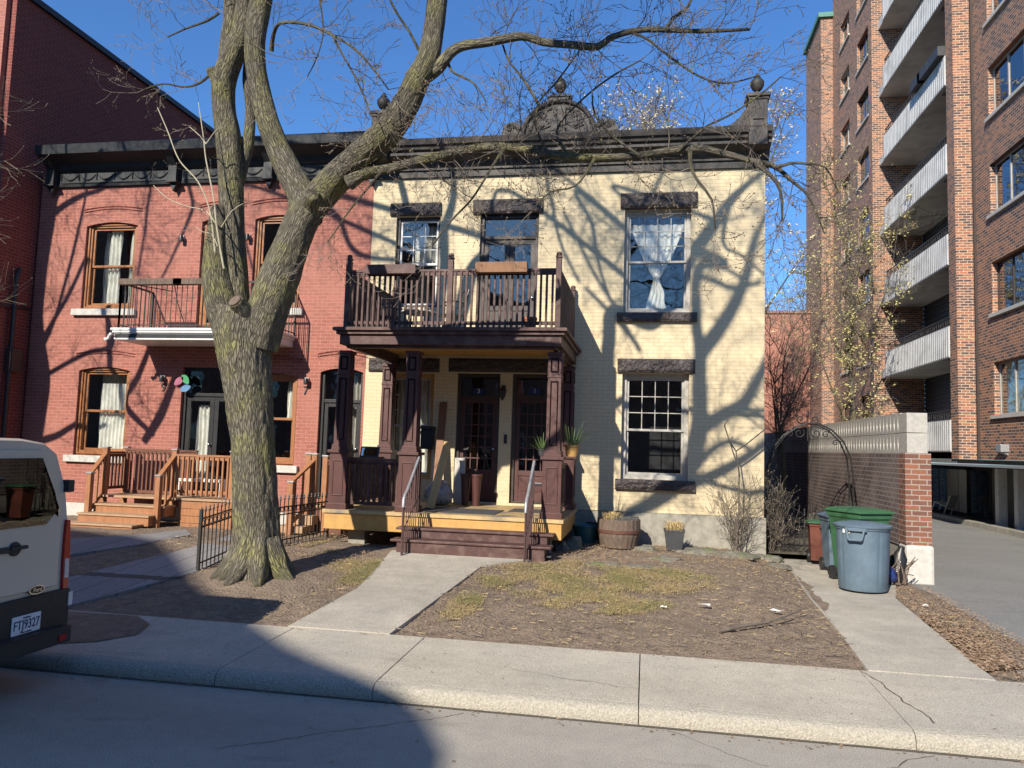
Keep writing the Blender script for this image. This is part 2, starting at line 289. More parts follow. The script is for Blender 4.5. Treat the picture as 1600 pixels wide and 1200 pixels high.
M_['chrome']=mat('chrome',(.6,.6,.62),(.5,.5,.52),rough=.2,metal=1)
M_['plate']=mat('plate white',(.75,.76,.78),(.7,.71,.73),rough=.4)
M_['plateblue']=mat('plate navy letters',(.02,.035,.12),(.02,.03,.1),rough=.4)
M_['barrelwood']=mat('old barrel staves',(.17,.12,.09),(.09,.065,.05),nscale=8,rough=.85,bump=.5,bscale=25,stretch=(4,4,.8))
M_['hoop']=mat('rusty hoop',(.12,.05,.035),(.08,.035,.025),rough=.7)
M_['potblack']=mat('charcoal planter',(.035,.037,.04),(.05,.052,.055),rough=.6)
M_['terracotta']=mat('terracotta',(.42,.15,.07),(.33,.12,.06),rough=.8)
M_['straw']=mat('dry straw',(.52,.40,.20),(.40,.29,.13),rough=.9,nscale=30)
M_['green']=mat('green leaves',(.09,.16,.045),(.13,.2,.07),rough=.7,nscale=20)
M_['palebud']=mat('pale spring leaves',(.72,.64,.42),(.60,.50,.28),rough=.8,nscale=8)
M_['yellowbud']=mat('yellow green buds',(.55,.48,.20),(.40,.36,.12),rough=.8,nscale=8)
M_['budbrown']=mat('brown buds',(.26,.20,.12),(.18,.13,.08),nscale=5,rough=.7)
M_['leaf']=mat('dry leaves',(.32,.21,.13),(.18,.115,.07),rough=.85,nscale=35,c3=(.38,.28,.19),n3=20)
M_['strawgrass']=mat('dead turf',(.42,.33,.16),(.27,.20,.10),rough=.9,nscale=20)
M_['grass']=mat('green turf',(.16,.18,.06),(.26,.23,.10),rough=.85,nscale=15)
M_['tealpot']=mat('teal tub',(.02,.11,.12),(.015,.08,.09),rough=.4)
M_['greymetal']=mat('grey metal',(.38,.38,.39),(.30,.30,.31),rough=.4,metal=.4)
M_['plastic']=mat('clear grey plastic',(.40,.41,.42),(.22,.23,.24),rough=.25,nscale=14,bump=.8,bscale=14,bdist=.04)
M_['mat']=mat('grey rubber mat',(.06,.062,.065),(.045,.046,.05),rough=.9,bump=.3)
M_['crack']=mat('joint dirt',(.10,.085,.065),(.07,.06,.045),rough=1)
M_['litter']=mat('pale litter',(.7,.68,.64),(.6,.58,.55),rough=.8)
M_['numplate']=mat('blue number plate',(.02,.035,.13),(.015,.03,.11),rough=.3)
M_['purple']=mat('mauve lacquer',(.35,.12,.18),(.3,.1,.16),rough=.4)
M_['teal']=mat('green lacquer',(.05,.28,.12),(.04,.22,.1),rough=.4)
M_['blue']=mat('blue lacquer',(.12,.25,.42),(.1,.2,.36),rough=.4)
m=M_

# ---------------- helpers for architecture ----------------
def wallgrid(mb,x0,x1,z0,z1,y,t,holes,axis='y'):
    """wall slab in plane y (front) thick t, rectangular holes with reveals"""
    xs=sorted(set([x0,x1]+[h[i] for h in holes for i in(0,1)])); zs=sorted(set([z0,z1]+[h[i] for h in holes for i in(2,3)]))
    xs=[a for a in xs if x0<=a<=x1]; zs=[a for a in zs if z0<=a<=z1]
    def T(a,b,c): return (a,b,c) if axis=='y' else (b,a,c)
    def inh(a,b): return any(h[0]-1e-6<a<h[1]+1e-6 and h[2]-1e-6<b<h[3]+1e-6 for h in holes)
    for i in range(len(xs)-1):
        for j in range(len(zs)-1):
            if not inh((xs[i]+xs[i+1])/2,(zs[j]+zs[j+1])/2):
                a,b,c,d=xs[i],xs[i+1],zs[j],zs[j+1]
                mb.quad(T(a,y,c),T(b,y,c),T(b,y,d),T(a,y,d)); mb.quad(T(a,y+t,c),T(a,y+t,d),T(b,y+t,d),T(b,y+t,c))
    for h in holes:
        a,b,c,d=h
        mb.quad(T(a,y,c),T(a,y,d),T(a,y+t,d),T(a,y+t,c)); mb.quad(T(b,y,c),T(b,y+t,c),T(b,y+t,d),T(b,y,d))
        mb.quad(T(a,y,d),T(b,y,d),T(b,y+t,d),T(a,y+t,d)); mb.quad(T(a,y,c),T(a,y+t,c),T(b,y+t,c),T(b,y,c))
    a,b,c,d=x0,x1,z0,z1
    mb.quad(T(a,y,c),T(a,y+t,c),T(a,y+t,d),T(a,y,d)); mb.quad(T(b,y,c),T(b,y,d),T(b,y+t,d),T(b,y+t,c)); mb.quad(T(a,y,d),T(a,y+t,d),T(b,y+t,d),T(b,y,d))
def ring(mb,x0,x1,z0,z1,y0,y1,w,wb=None,wt=None):
    wb=wb or w; wt=wt or w
    mb.box(x0,x0+w,y0,y1,z0,z1); mb.box(x1-w,x1,y0,y1,z0,z1); mb.box(x0+w,x1-w,y0,y1,z0,z0+wb); mb.box(x0+w,x1-w,y0,y1,z1-wt,z1)
def room(parent,x0,x1,z0,z1,y,d=1.2):
    b=MB(); e=.25
    b.quad((x0-e,y+d,z0-e),(x1+e,y+d,z0-e),(x1+e,y+d,z1+e),(x0-e,y+d,z1+e))
    b.quad((x0-e,y,z0-e),(x0-e,y+d,z0-e),(x0-e,y+d,z1+e),(x0-e,y,z1+e)); b.quad((x1+e,y,z0-e),(x1+e,y,z1+e),(x1+e,y+d,z1+e),(x1+e,y+d,z0-e))
    b.quad((x0-e,y,z0-e),(x1+e,y,z0-e),(x1+e,y+d,z0-e),(x0-e,y+d,z0-e)); b.quad((x0-e,y,z1+e),(x0-e,y+d,z1+e),(x1+e,y+d,z1+e),(x1+e,y,z1+e))
    return build('interior',b,m['room'],parent,fix=False)
def curtain(parent,x0,x1,z0,z1,y,fn=None,waves=7,amp=.035,mt='curtain'):
    b=MB(); nx,nz=int(waves*8),14; vs=[];fs=[]
    for j in range(nz+1):
        z=z0+(z1-z0)*j/nz; a,c=(x0,x1) if fn is None else fn(j/nz)
        for i in range(nx+1):
            u=i/nx; vs.append((a+(c-a)*u,y+amp*math.sin(u*waves*6.283+math.sin(j*.6)*.5)+.01*math.sin(u*40+j),z))
    for j in range(nz):
        for i in range(nx): fs.append((j*(nx+1)+i,j*(nx+1)+i+1,(j+1)*(nx+1)+i+1,(j+1)*(nx+1)+i))
    b.add(vs,fs); return build('curtain',b,m[mt],parent,smooth='all',fix=False)
def window(house,x0,x1,z0,z1,y,fr,sash,muntin=None,mid=.5,fw_=.07,dep=.12,glass='glass',glass2=None,name='window',label=None,sw=.045,t=.3):
    b=MB(); ring(b,x0,x1,z0,z1,y+dep-.04,y+dep+.06,fw_)
    wo=build(name,b,m[fr],house,bevel=.004,label=label)
    a,c,d,e=x0+fw_,x1-fw_,z0+fw_,z1-fw_; zm=d+(e-d)*mid
    s=MB(); ring(s,a,c,zm-.02,e,y+dep,y+dep+.035,sw); ring(s,a,c,d,zm+.02,y+dep+.037,y+dep+.07,sw)
    if muntin:
        nx,nz=muntin
        for i in range(1,nx): xx=a+sw+(c-a-2*sw)*i/nx; s.box(xx-.009,xx+.009,y+dep+.002,y+dep+.03,zm+.02,e-sw)
        for j in range(1,nz): zz=zm+.02+(e-sw-zm-.02)*j/nz; s.box(a+sw,c-sw,y+dep+.004,y+dep+.028,zz-.009,zz+.009)
    build('sash',s,m[sash],wo,bevel=.003)
    g=MB(); g.box(a+sw-.004,c-sw+.004,y+dep+.014,y+dep+.018,zm+.02,e-sw+.004); build('pane',g,m[glass],wo)
    g=MB(); g.box(a+sw-.004,c-sw+.004,y+dep+.05,y+dep+.054,d+sw-.004,zm); build('pane',g,m[glass2 or glass],wo)
    room(wo,x0,x1,z0,z1,y+t+.003)
    return wo
def rockblock(name,parent,x0,x1,y0,y1,z0,z1,mt,amp=.03,seed=0,org=None):
    nx=max(4,int((x1-x0)/.045)); nz=max(3,int((z1-z0)/.04)); vs=[];fs=[]
    for j in range(nz+1):
        for i in range(nx+1):
            x=x0+(x1-x0)*i/nx; z=z0+(z1-z0)*j/nz; e=min(i,nx-i,j,nz-j)
            d=mn.noise(Vector((x*5+seed,z*7,seed)))*amp+mn.noise(Vector((x*16,z*16+seed,3)))*amp*.6
            vs.append((x,y0-(amp*.8+d)*(0 if e==0 else 1),z))
    for j in range(nz):
        for i in range(nx): fs.append((j*(nx+1)+i,j*(nx+1)+i+1,(j+1)*(nx+1)+i+1,(j+1)*(nx+1)+i))
    b=MB(); b.add(vs,fs); b.box(x0,x1,y0+.0005,y1,z0,z1)
    return build(name,b,m[mt],parent,fix=False)
def text_mesh(txt,size,depth=.004,font_scale=1):
    cu=bpy.data.curves.new('t','FONT'); cu.body=txt; cu.size=size; cu.extrude=depth/2; cu.align_x='CENTER'; cu.align_y='CENTER'; cu.resolution_u=3
    ob=bpy.data.objects.new('t',cu); S.collection.objects.link(ob); bpy.context.view_layer.update()
    me=bpy.data.meshes.new_from_object(ob.evaluated_get(bpy.context.evaluated_depsgraph_get()))
    S.collection.objects.unlink(ob); bpy.data.objects.remove(ob)
    b=MB(); b.add([tuple(v.co) for v in me.vertices],[tuple(p.vertices) for p in me.polygons]); return b
def xform(b,mx): b.v=[tuple(mx@Vector(v)) for v in b.v]; return b
FACE=Matrix.Rotation(R(90),4,'X')   # text lying in xy -> facing -y
FY=15.05
exec_order=None
# ================= SETTING =================
b=MB(); b.quad((-400,-400,-.06),(400,-400,-.06),(400,600,-.06),(-400,600,-.06)); struct(build('ground',b,m['earth'],fix=False))
b=MB(); b.quad((-120,-2.2,0),(120,-2.2,0),(120,6.5,0),(-120,6.5,0)); struct(build('road',b,m['asph'],fix=False))
# near pavement on which the picture was taken
b=MB(); b.box(-120,120,-8.9,-2.2,-.05,.14); struct(build('pavement',b,m['side']))
# pavement slabs with rounded kerb
def kprof():
    return [(6.475,-.03),(6.47,.02),(6.482,.075),(6.502,.108),(6.535,.127),(6.59,.134)]
jx=[-9.4,-7.65,-5.95,-4.3]+[]
sl=[G(445,980)[0],0,0]
joints=[-40,-13.2,-11.2,-9.2,-7.1,-5.35,-3.75,-2.28,-.03+.0,2.05,4.2,6.4,8.6,11,40]
b=MB(); k=MB()
for i in range(len(joints)-1):
    a,c=joints[i]+.004,joints[i+1]-.004
    b.prism([(6.59,-.03),(6.59,.1345),(8.05,.165),(8.05,-.03)],a,c,'x')
struct(build('sidewalk',b,m['side'],bevel=.006))
nseg=0
for i in range(len(joints)-1):
    a,c=joints[i]+.004,joints[i+1]-.004; n=max(2,int((c-a)/.06)) if a>-12 and c<9 else 2
    pf=kprof(); vs=[];fs=[]
    for q in range(n+1):
        x=a+(c-a)*q/n
        for (y,z) in pf: 
            d=mn.noise(Vector((x*9,y*20,z*20)))*.008 if 0<z<.13 else 0
            vs.append((x,y+d,z+d*.6))
    L=len(pf)
    for q in range(n):
        for e in range(L-1): fs.append((q*L+e,(q+1)*L+e,(q+1)*L+e+1,q*L+e+1))
    k.add(vs,fs); k.add([(a,y,z) for y,z in pf],[tuple(range(L))]); k.add([(c,y,z) for y,z in pf],[tuple(range(L))])
struct(build('kerb',k,m['kerb'],smooth=True))
b=MB(); b.quad((-40,6.43,.004),(40,6.43,.004),(40,6.49,.004),(-40,6.49,.004))
for j in joints: b.box(j-.012,j+.012,6.5,8.04,-.02,.10)
struct(build('pavement_joint',b,m['crack'],fix=False))
# yard soil sheet
def soil(x0,x1,y0,y1,st):
    nx=int((x1-x0)/st); ny=int((y1-y0)/st); vs=[];fs=[]
    for j in range(ny+1):
        for i in range(nx+1):
            x=x0+(x1-x0)*i/nx; y=y0+(y1-y0)*j/ny; p=Vector((x,y,0))
            e=min(1,(y-y0)/.25)
            z=gz(x,y)+ (mn.noise(p*1.3)*.022+mn.noise(p*4)*.014+mn.noise(p*13)*.008)*e-.022
            # mound around the tree
            d=math.hypot(x+5.1,y-9.85); z+=.14*math.exp(-(d/.75)**2)
            vs.append((x,y,z))
    for j in range(ny):
        for i in range(nx): fs.append((j*(nx+1)+i,j*(nx+1)+i+1,(j+1)*(nx+1)+i+1,(j+1)*(nx+1)+i))
    b=MB(); b.add(vs,fs); return b
struct(build('yard_soil',soil(-17,4.15,8.05,15.3,.05),m['soil'],smooth='all',fix=False))
b=MB(); b.quad((-17,15.2,.44),(4.3,15.2,.36),(4.3,60,.36),(-17,60,.44)); b.quad((-60,8.05,.1),(-17,8.05,.1),(-17,60,.2),(-60,60,.2)); struct(build('back_ground',b,m['earth'],fix=False))
def slab(name,pts,mt,lift=.004,thick=.16,flat=None,bev=.01):
    n=len(pts); b=MB()
    top=[(p[0],p[1],(gz(p[0],p[1]) if flat is None else flat)+lift) for p in pts]; bot=[(x,y,z-thick) for x,y,z in top]
    b.add(top+bot,[tuple(range(n))]+[(i,n+i,n+(i+1)%n,(i+1)%n) for i in range(n)])
    return struct(build(name,b,m[mt],bevel=bev))
g=lambda px,py:tuple(G(px,py)[:2])
def yset(p,y): return (p[0],y)
slab('front_path',[yset(g(452,977),8.054),yset(g(617,985),8.054),g(690,932),g(755,886),g(800,872)],'conc') if 0 else None
A=g(452,977);B=g(615,985)
slab('front_path',[(A[0],8.054),(B[0],8.054),g(752,885),g(848,873),(g(848,873)[0],12.05),(g(612,860)[0],12.05),g(612,860),g(560,918)],'conc')
slab('side_path',[(g(1350,1040)[0],8.054),(g(1545,1060)[0]+.05,8.054),g(1460,985),g(1400,935),g(1400,900),(4.15,15.0),(4.15,24),(2.35,24),(2.3,15.0),g(1232,885),g(1262,930),g(1310,985)],'conc',lift=.003)
b=MB(); b.quad((4.0,8.054,.16),(26,8.054,.16),(26,60,.2),(4.63,60,.2)); b.quad((3.55,8.054,.162),(4.001,8.054,.162),(4.64,13.7,.178),(4.2,13.6,.19)); struct(build('driveway',b,m['drive'],fix=False))
slab('paver_walk',[g(60,985),g(105,948),g(305,895),g(362,868),g(395,845),g(395,825),g(360,836),g(300,856),g(200,880),g(60,915)],'paver',lift=.012)
slab('paver_walk',[g(40,890),g(105,868),g(215,852),g(300,836),g(290,828),g(200,838),g(100,843),g(20,850)],'paver',lift=.014)
b=MB(); pts=[(x,y) for x,y in (g(75,1003),g(100,955),g(215,963),g(235,975),g(215,990),g(150,1000))]
b.add([(x,y,.169+.0) for x,y in pts],[tuple(range(len(pts)))]); 
for i,(x,y,z) in enumerate(b.v): b.v[i]=(x,y,.146+(y-6.72)*.0188)
struct(build('dirt_patch',b,m['soil'],fix=False))
# kerb wall of the driveway
b=MB(); b.box(9.95,10.2,17,30,.1,.34); b.box(8.6,9.949,29.7,29.95,.1,.30); tag(build('retaining_kerb',b,m['stonefnd'],bevel=.02),'low concrete retaining kerb at the back of the asphalt driveway','kerb wall')

# ================= YELLOW HOUSE =================
yx0,yx1=-5.75,2.17
YH=thing('yellow_brick_house',((yx0+yx1)/2,FY,.4),'two storey cream painted brick house with dark stone lintels and urn topped cornice','house')
def rect(pl,pr,pt,pb,y=FY):
    x0=(W(pl,pt,y)[0]+W(pl,pb,y)[0])/2; x1=(W(pr,pt,y)[0]+W(pr,pb,y)[0])/2; pm=(pl+pr)/2
    return [x0,x1,W(pm,pb,y)[1],W(pm,pt,y)[1]]
ytop=8.05
yh={'u1':rect(617,686,338,480),'ud':rect(748,840,334,520),'u2':rect(975,1079.5,325,488),'l2':rect(971,1076,583,750),
    'b':rect(603,676,583,748),'d3':rect(711,779,583,783),'d1':rect(798,868,584,784)}
yh['ud'][2]=4.16; yh['d3'][2]=yh['d1'][2]=1.09
base=rect(915,1060,819,848)  # basement window stretched sideways to make a dark low band in the foundation
holes=[tuple(v) for v in yh.values()]
b=MB(); wallgrid(b,yx0,yx1,1.03,ytop,FY,.3,holes); build('wall',b,m['yelbrick'],YH,fix=False)
b=MB(); b.box(yx1-.3,yx1-.001,FY+.302,30,.3,ytop-.02); b.box(yx0+.002,yx1-.31,29.7,30,.3,ytop-.02); b.box(yx0+.01,yx0+.2,FY+.31,29.69,.3,ytop-.02); build('side_wall',b,m['darkbrick'],YH)
b=MB(); b.box(yx0+.02,yx1-.02,FY+.32,29.6,ytop-.3,ytop-.15); build('roof',b,m['black'],YH)
b=MB(); xs=W(968,810,FY)[0]
wallgrid(b,yx0,xs,.2,1.027,FY+.02,.3,[tuple(base)]); b.box(xs+.002,yx1+.03,FY-.07,FY+.3,.2,1.027); build('foundation',b,m['stonefnd'],YH,fix=False)
bw=MB(); ring(bw,base[0],base[1],base[2],base[3],FY+.1,FY+.16,.04); wo=build('basement_window',bw,m['brownframe'],YH); room(wo,*base,FY+.33,.6)
gg=MB(); gg.box(base[0]+.03,base[1]-.03,FY+.12,FY+.125,base[2]+.03,base[3]-.03); build('pane',gg,m['glassdim'],wo)
def lintel(o,pl,pr,pt,pb,seed,nm='lintel',y=FY,o2=.05,under=True):
    r=rect(pl,pr,pt,pb,y); return rockblock(nm,o,r[0],r[1],y-o2,y+.1,r[2],r[3],'stonedark',seed=seed)
wu1=window(YH,*yh['u1'],FY,'brownframe','white',(3,3),mid=.48,glass2='glassdim',fw_=.06,label='small window with white grid sash behind the balcony')
lintel(wu1,611,690,318,337,1)
# balcony door
def door(H_,x0,x1,z0,z1,y,tz,fr='brownframe',leaf='maroon',rows=5,cols=3,double=False,lowp=.28,name='door',dep=.14,glass='glass',label=None):
    b=MB(); fwd=.07; ring(b,x0,x1,z0,z1,y+dep-.06,y+dep+.06,fwd,wb=.04); b.box(x0+fwd,x1-fwd,y+dep-.05,y+dep+.05,tz,tz+.07)
    d=build(name,b,m[fr],H_,bevel=.005,label=label)
    gg=MB(); gg.box(x0+fwd,x1-fwd,y+dep,y+dep+.005,tz+.07,z1-fwd); build('transom',gg,m[glass],d)
    xs=[(x0+fwd,x1-fwd)]
    if double: mid=(x0+x1)/2; xs=[(x0+fwd,mid-.004),(mid+.004,x1-fwd)]
    for a,c in xs:
        l=MB(); st=.085 if not double else .1; zl=z0+.04; zp=zl+(tz-zl)*lowp
        ring(l,a,c,zl,tz,y+dep-.02,y+dep+.025,st,wb=.15); l.box(a+st,c-st,y+dep-.02,y+dep+.025,zp-.05,zp+.05)
        l.box(a+st,c-st,y+dep-.002,y+dep+.015,zl+.15,zp-.05); l.box(a+st+.04,c-st-.04,y+dep-.012,y+dep-.002,zl+.2,zp-.09)
        for i in range(1,cols): xx=a+st+(c-a-2*st)*i/cols; l.box(xx-.012,xx+.012,y+dep-.015,y+dep+.015,zp+.05,tz-st)
        for j in range(1,rows): zz=zp+.05+(tz-st-zp-.05)*j/rows; l.box(a+st,c-st,y+dep-.013,y+dep+.013,zz-.012,zz+.012)
        lf=build('leaf',l,m[leaf],d,bevel=.003)
        gg=MB(); gg.box(a+st,c-st,y+dep+.001,y+dep+.005,zp+.05,tz-st); build('pane',gg,m[glass],d)
        hn=MB(); hx=c-.045; hn.tube([(hx,y+dep-.02,z0+1.05),(hx,y+dep-.07,z0+1.05)],.012,8); hn.lathe((hx,y+dep-.075,z0+1.03),[(.0,0),(.025,.01),(.028,.025),(.02,.04),(0,.045)],10); build('handle',hn,m['chrome'],d,smooth=True)
    room(d,x0,x1,z0,z1,y+.303)
    return d
dd=door(YH,*yh['ud'],FY,W(795,372,FY)[1],rows=1,cols=1,double=True,leaf='brownframe',lowp=.36,name='balcony_door',label='double brown balcony door with plain panes and a wide transom',glass='glass'); lintel(dd,740,849,312,334,2)
wu2=window(YH,*yh['u2'],FY,'greyframe','greyframe',(4,3),mid=.50,fw_=.075,dep=.19,label='upper window with knotted white curtain'); lintel(wu2,970,1090,302,325,3)
r=rect(964,1089,489,503); rockblock('sill',wu2,r[0],r[1],FY-.08,FY+.1,r[2],r[3],'stonedark',.02,5)
wl2=window(YH,*yh['l2'],FY,'greyframe','greyframe',(4,3),mid=.46,fw_=.085,dep=.19,label='ground floor window with bare dark glass'); lintel(wl2,965,1086,561,583,4)
r=rect(961,1086,750,766); rockblock('sill',wl2,r[0],r[1],FY-.08,FY+.1,r[2],r[3],'stonedark',.02,6)
# knotted curtain
x0,x1,z0,z1=yh['u2']; cx=(x0+x1)/2; zt=z1-.35; zk=z0+.78
curtain(wu2,x0,x1,zk,z1-.25,FY+.31,fn=lambda t:(cx-.07-(.48)*t**.8,cx+.07+(.48)*t**.8),waves=7,amp=.025)
curtain(wu2,x0,x1,z0+.1,zk,FY+.31,fn=lambda t:(cx-.22+.17*t,cx+.22-.17*t-.02*math.sin(t*9)),waves=4,amp=.03)
b=MB(); b.lathe((cx,FY+.32,zk-.06),[(.0,-.02),(.06,.0),(.085,.06),(.05,.12),(0,.14)],12); build('curtain_knot',b,m['curtain'],wu2,smooth='all')
curtain(wu1,yh['u1'][0]+.3,yh['u1'][1]-.1,yh['u1'][2]+.1,yh['u1'][3]-.1,FY+.42,waves=4)
wb=window(YH,*yh['b'],FY,'ochre','greyframe',(3,3),mid=.5,fw_=.09,label='tall porch window with cream yellow frame'); lintel(wb,577,687,560,581,7,o2=.03)
curtain(wb,yh['b'][0]+.1,yh['b'][1]-.1,yh['b'][2]+.1,yh['b'][3]-.1,FY+.38,waves=7)
d3=door(YH,*yh['d3'],FY,W(745,622,FY)[1],rows=6,cols=4,double=False,name='front_door',lowp=.27,label='maroon front door numbered 3 with small panes')
d1=door(YH,*yh['d1'],FY,W(833,622,FY)[1],rows=6,cols=4,double=False,name='front_door',lowp=.27,label='maroon front door numbered 1 with a mail slot')
r=rect(702,871,561,582); rockblock('lintel',YH,r[0],r[1],FY-.03,FY+.1,r[2],r[3],'stonedark',seed=9)
for d_,px,tx in ((d3,747,'3'),(d1,835,'1')):
    x,z=W(px,611,FY); z+=0; y=FY+.04
    b=MB(); b.box(x-.12,x+.12,FY+.06,FY+.075,z-.065,z+.065); p_=build('number_plate',b,m['numplate'],d_,bevel=.003)
    t=xform(text_mesh(tx,.13),Matrix.Translation((x,FY+.057,z))@FACE); build('numeral',t,m['white'],p_,fix=False)
b=MB(); x,z=W(836,757,FY); b.box(x-.13,x+.13,FY+.105,FY+.118,z-.025,z+.025); build('mail_slot',b,m['chrome'],d1,bevel=.003)
# cornice
def cornice(parent,x0,x1,prof,mt,name='cornice'):
    b=MB(); b.prism([(FY-o,z) for o,z in prof],x0,x1,'x'); return build(name,b,m[mt],parent)
cz=7.72
cor=cornice(YH,yx0,yx1+.06,[(-.05,cz),(.06,cz),(.06,cz+.14),(.10,cz+.14),(.10,cz+.18),(.13,cz+.20),(.17,cz+.28),(.34,cz+.36),(.38,cz+.36),(.38,cz+.43),(.44,cz+.45),(.46,cz+.52),(.51,cz+.53),(.54,cz+.63),(.50,cz+.66),(-.05,cz+.68)],'cornbrown')
def swag(b,x0,x1,z,y,dr=.09,r=.014,n=9):
    pts=[(x0+(x1-x0)*i/(n-1),y-.012,z-dr*(1-(2*i/(n-1)-1)**2)) for i in range(n)]; b.tube(pts,[r*(.6+.8*(1-abs(2*i/(n-1)-1))) for i in range(n)],6)
zc=cz+.65
def urn(parent,x,y,z,s=1,mt='cornbrown'):
    b=MB(); b.lathe((x,y,z),[(.10*s,0),(.10*s,.04*s),(.05*s,.08*s),(.045*s,.14*s),(.12*s,.2*s),(.17*s,.30*s),(.175*s,.40*s),(.13*s,.46*s),(.08*s,.48*s),(.09*s,.52*s),(.05*s,.58*s),(.03*s,.63*s),(0,.65*s)],18)
    return build('urn',b,m[mt],parent,smooth=True)
def endpost(xc,flip):
    yy=FY-.35; b=MB(); w_=.17
    b.box(xc-w_,xc+w_,yy-.18,yy+.18,zc-.38,zc+.54); b.box(xc-w_-.05,xc+w_+.05,yy-.23,yy+.23,zc+.54,zc+.61); b.box(xc-w_-.02,xc+w_+.02,yy-.2,yy+.2,zc+.49,zc+.54)
    b.box(xc-.1,xc+.1,yy-.205,yy-.182,zc+.1,zc+.42)
    pts=[(xc-flip*w_,zc+.5)]; 
    for i in range(9):
        t=i/8; pts.append((xc-flip*(w_+.5*t),zc+.02+.42*(1-t)**2.2))
    pts.append((xc-flip*(w_+.5),zc-.05)); pts.append((xc-flip*w_,zc-.05))
    if flip<0: pts=pts[::-1]
    b.prism(pts,yy-.1,yy+.1); o=build('corner_pedestal',b,m['cornbrown'],YH,bevel=.008); urn(o,xc,yy,zc+.61,.74)
endpost(W(1183,170,FY-.35)[0],1); endpost(yx0+.25,-1)
# central pediment
yy=FY-.35; xc=W(874,190,yy)[0]; b=MB(); pts=[]
hw=W(965,215,yy)[0]-xc; zb=zc-.03; ztop=W(874,160,yy)[1]-zb
for i in range(41):
    u=-1+2*i/40; a=abs(u)
    h=ztop*math.sqrt(max(0,1-(u/.66)**2)) if a<.62 else 0
    sh=.30*ztop+.16*ztop*math.sin((a-.62)/.38*math.pi) if a>=.6 else 0
    if a>.97: sh*=.6
    pts.append((xc+hw*u,zb+max(h,sh,.05)))
poly=[(xc-hw,zb)]+pts+[(xc+hw,zb)]
b.prism(poly[::-1],yy-.08,yy+.08); ped=build('pediment',b,m['cornbrown'],YH)
b=MB(); arc=[(xc+hw*.62*math.cos(math.pi*i/24),yy-.1,zb+ztop*.98*math.sin(math.pi*i/24)) for i in range(25)]; b.tube(arc,.045,8)
b.tube([(xc+hw*.5*math.cos(math.pi*i/20),yy-.09,zb+ztop*.8*math.sin(math.pi*i/20)) for i in range(21)],.018,6)
b.box(xc-.13,xc+.13,yy-.14,yy-.08,zb,zb+ztop*.8); b.box(xc-.08,xc+.08,yy-.16,yy-.14,zb+.08,zb+ztop*.66)
for s in(-1,1):
    for k_ in range(7):
        a=R(20+k_*22); b.bar((xc+s*.33,yy-.09,zb+.16),(xc+s*.33+.17*math.cos(a),yy-.09,zb+.16+.2*math.sin(a)),.03,.04)
    b.tube([(xc+s*(hw*.86)+.09*math.cos(t*.7)*(1-t/14),yy-.09,zb+.2+.09*math.sin(t*.7)*(1-t/14)) for t in range(13)],.022,6)
    b.tube([(xc+s*(.33+.1*math.cos(t*.8)*(1-t/12)),yy-.09,zb+.43+.1*math.sin(t*.8)*(1-t/12)) for t in range(11)],.02,6)
    swag(b,xc+s*hw*.52,xc+s*hw*.8,zb+.25,yy-.08,.08,.02)
build('relief_ornament',b,m['cornbrown'],ped,smooth=True)
b=MB(); b.box(xc-.2,xc+.2,yy-.14,yy+.14,zb+ztop-.02,zb+ztop+.05); b.box(xc-.24,xc+.24,yy-.16,yy+.16,zb+ztop+.05,zb+ztop+.09); build('pediment_cap',b,m['cornbrown'],ped,bevel=.006)
urn(ped,xc,yy,zb+ztop+.09,.72)
# wall lamp between doors
x,z=W(787,612,FY); L_=thing('wall_lantern',(x,FY,z),'black iron lantern on the cream wall between the two front doors','lantern')
b=MB(); b.box(x-.04,x+.04,FY-.02,FY-.001,z-.06,z+.12); b.tube([(x,FY-.02,z+.08),(x,FY-.1,z+.12),(x,FY-.12,z+.06)],.012,6); build('bracket',b,m['iron'],L_)
b=MB(); b.lathe((x,FY-.12,z-.16),[(.0,-.04),(.025,0),(.045,.03),(.075,.17),(.085,.175),(.03,.23),(.012,.26),(0,.27)],6); build('lamp_body',b,m['iron'],L_)
b=MB(); x,z=W(790,686,FY); b.box(x-.03,x+.03,FY-.03,FY-.001,z-.09,z+.09); tag(build('intercom',b,m['black'],bevel=.004),'small black doorbell box on the cream wall between the front doors','doorbell')

# ================= PORCH =================
PY=12.45
PO=thing('front_porch',(-3.3,13.6,.4),'maroon wooden porch with balcony above over the two front doors of the cream house','porch')
dxl,dxr=-5.42,-1.30
b=MB(); b.box(dxl,dxr,PY,FY-.08,.99,1.05)
nb=16
deck=build('deck',b,m['ochredeck'],PO)
b=MB(); b.box(dxl+.03,dxr-.03,PY+.03,PY+.07,.72,.988); b.box(dxr-.07,dxr-.03,PY+.071,FY-.1,.72,.988); b.box(dxl+.03,dxl+.07,PY+.071,FY-.1,.72,.988); build('skirt_board',b,m['ochre'],PO,bevel=.004)
for x in (dxl+.5,-3.3,dxr-.4): b=MB(); b.box(x-.15,x+.15,PY+.35,PY+.6,.25,.988); build('pier',b,m['stonefnd'],PO)
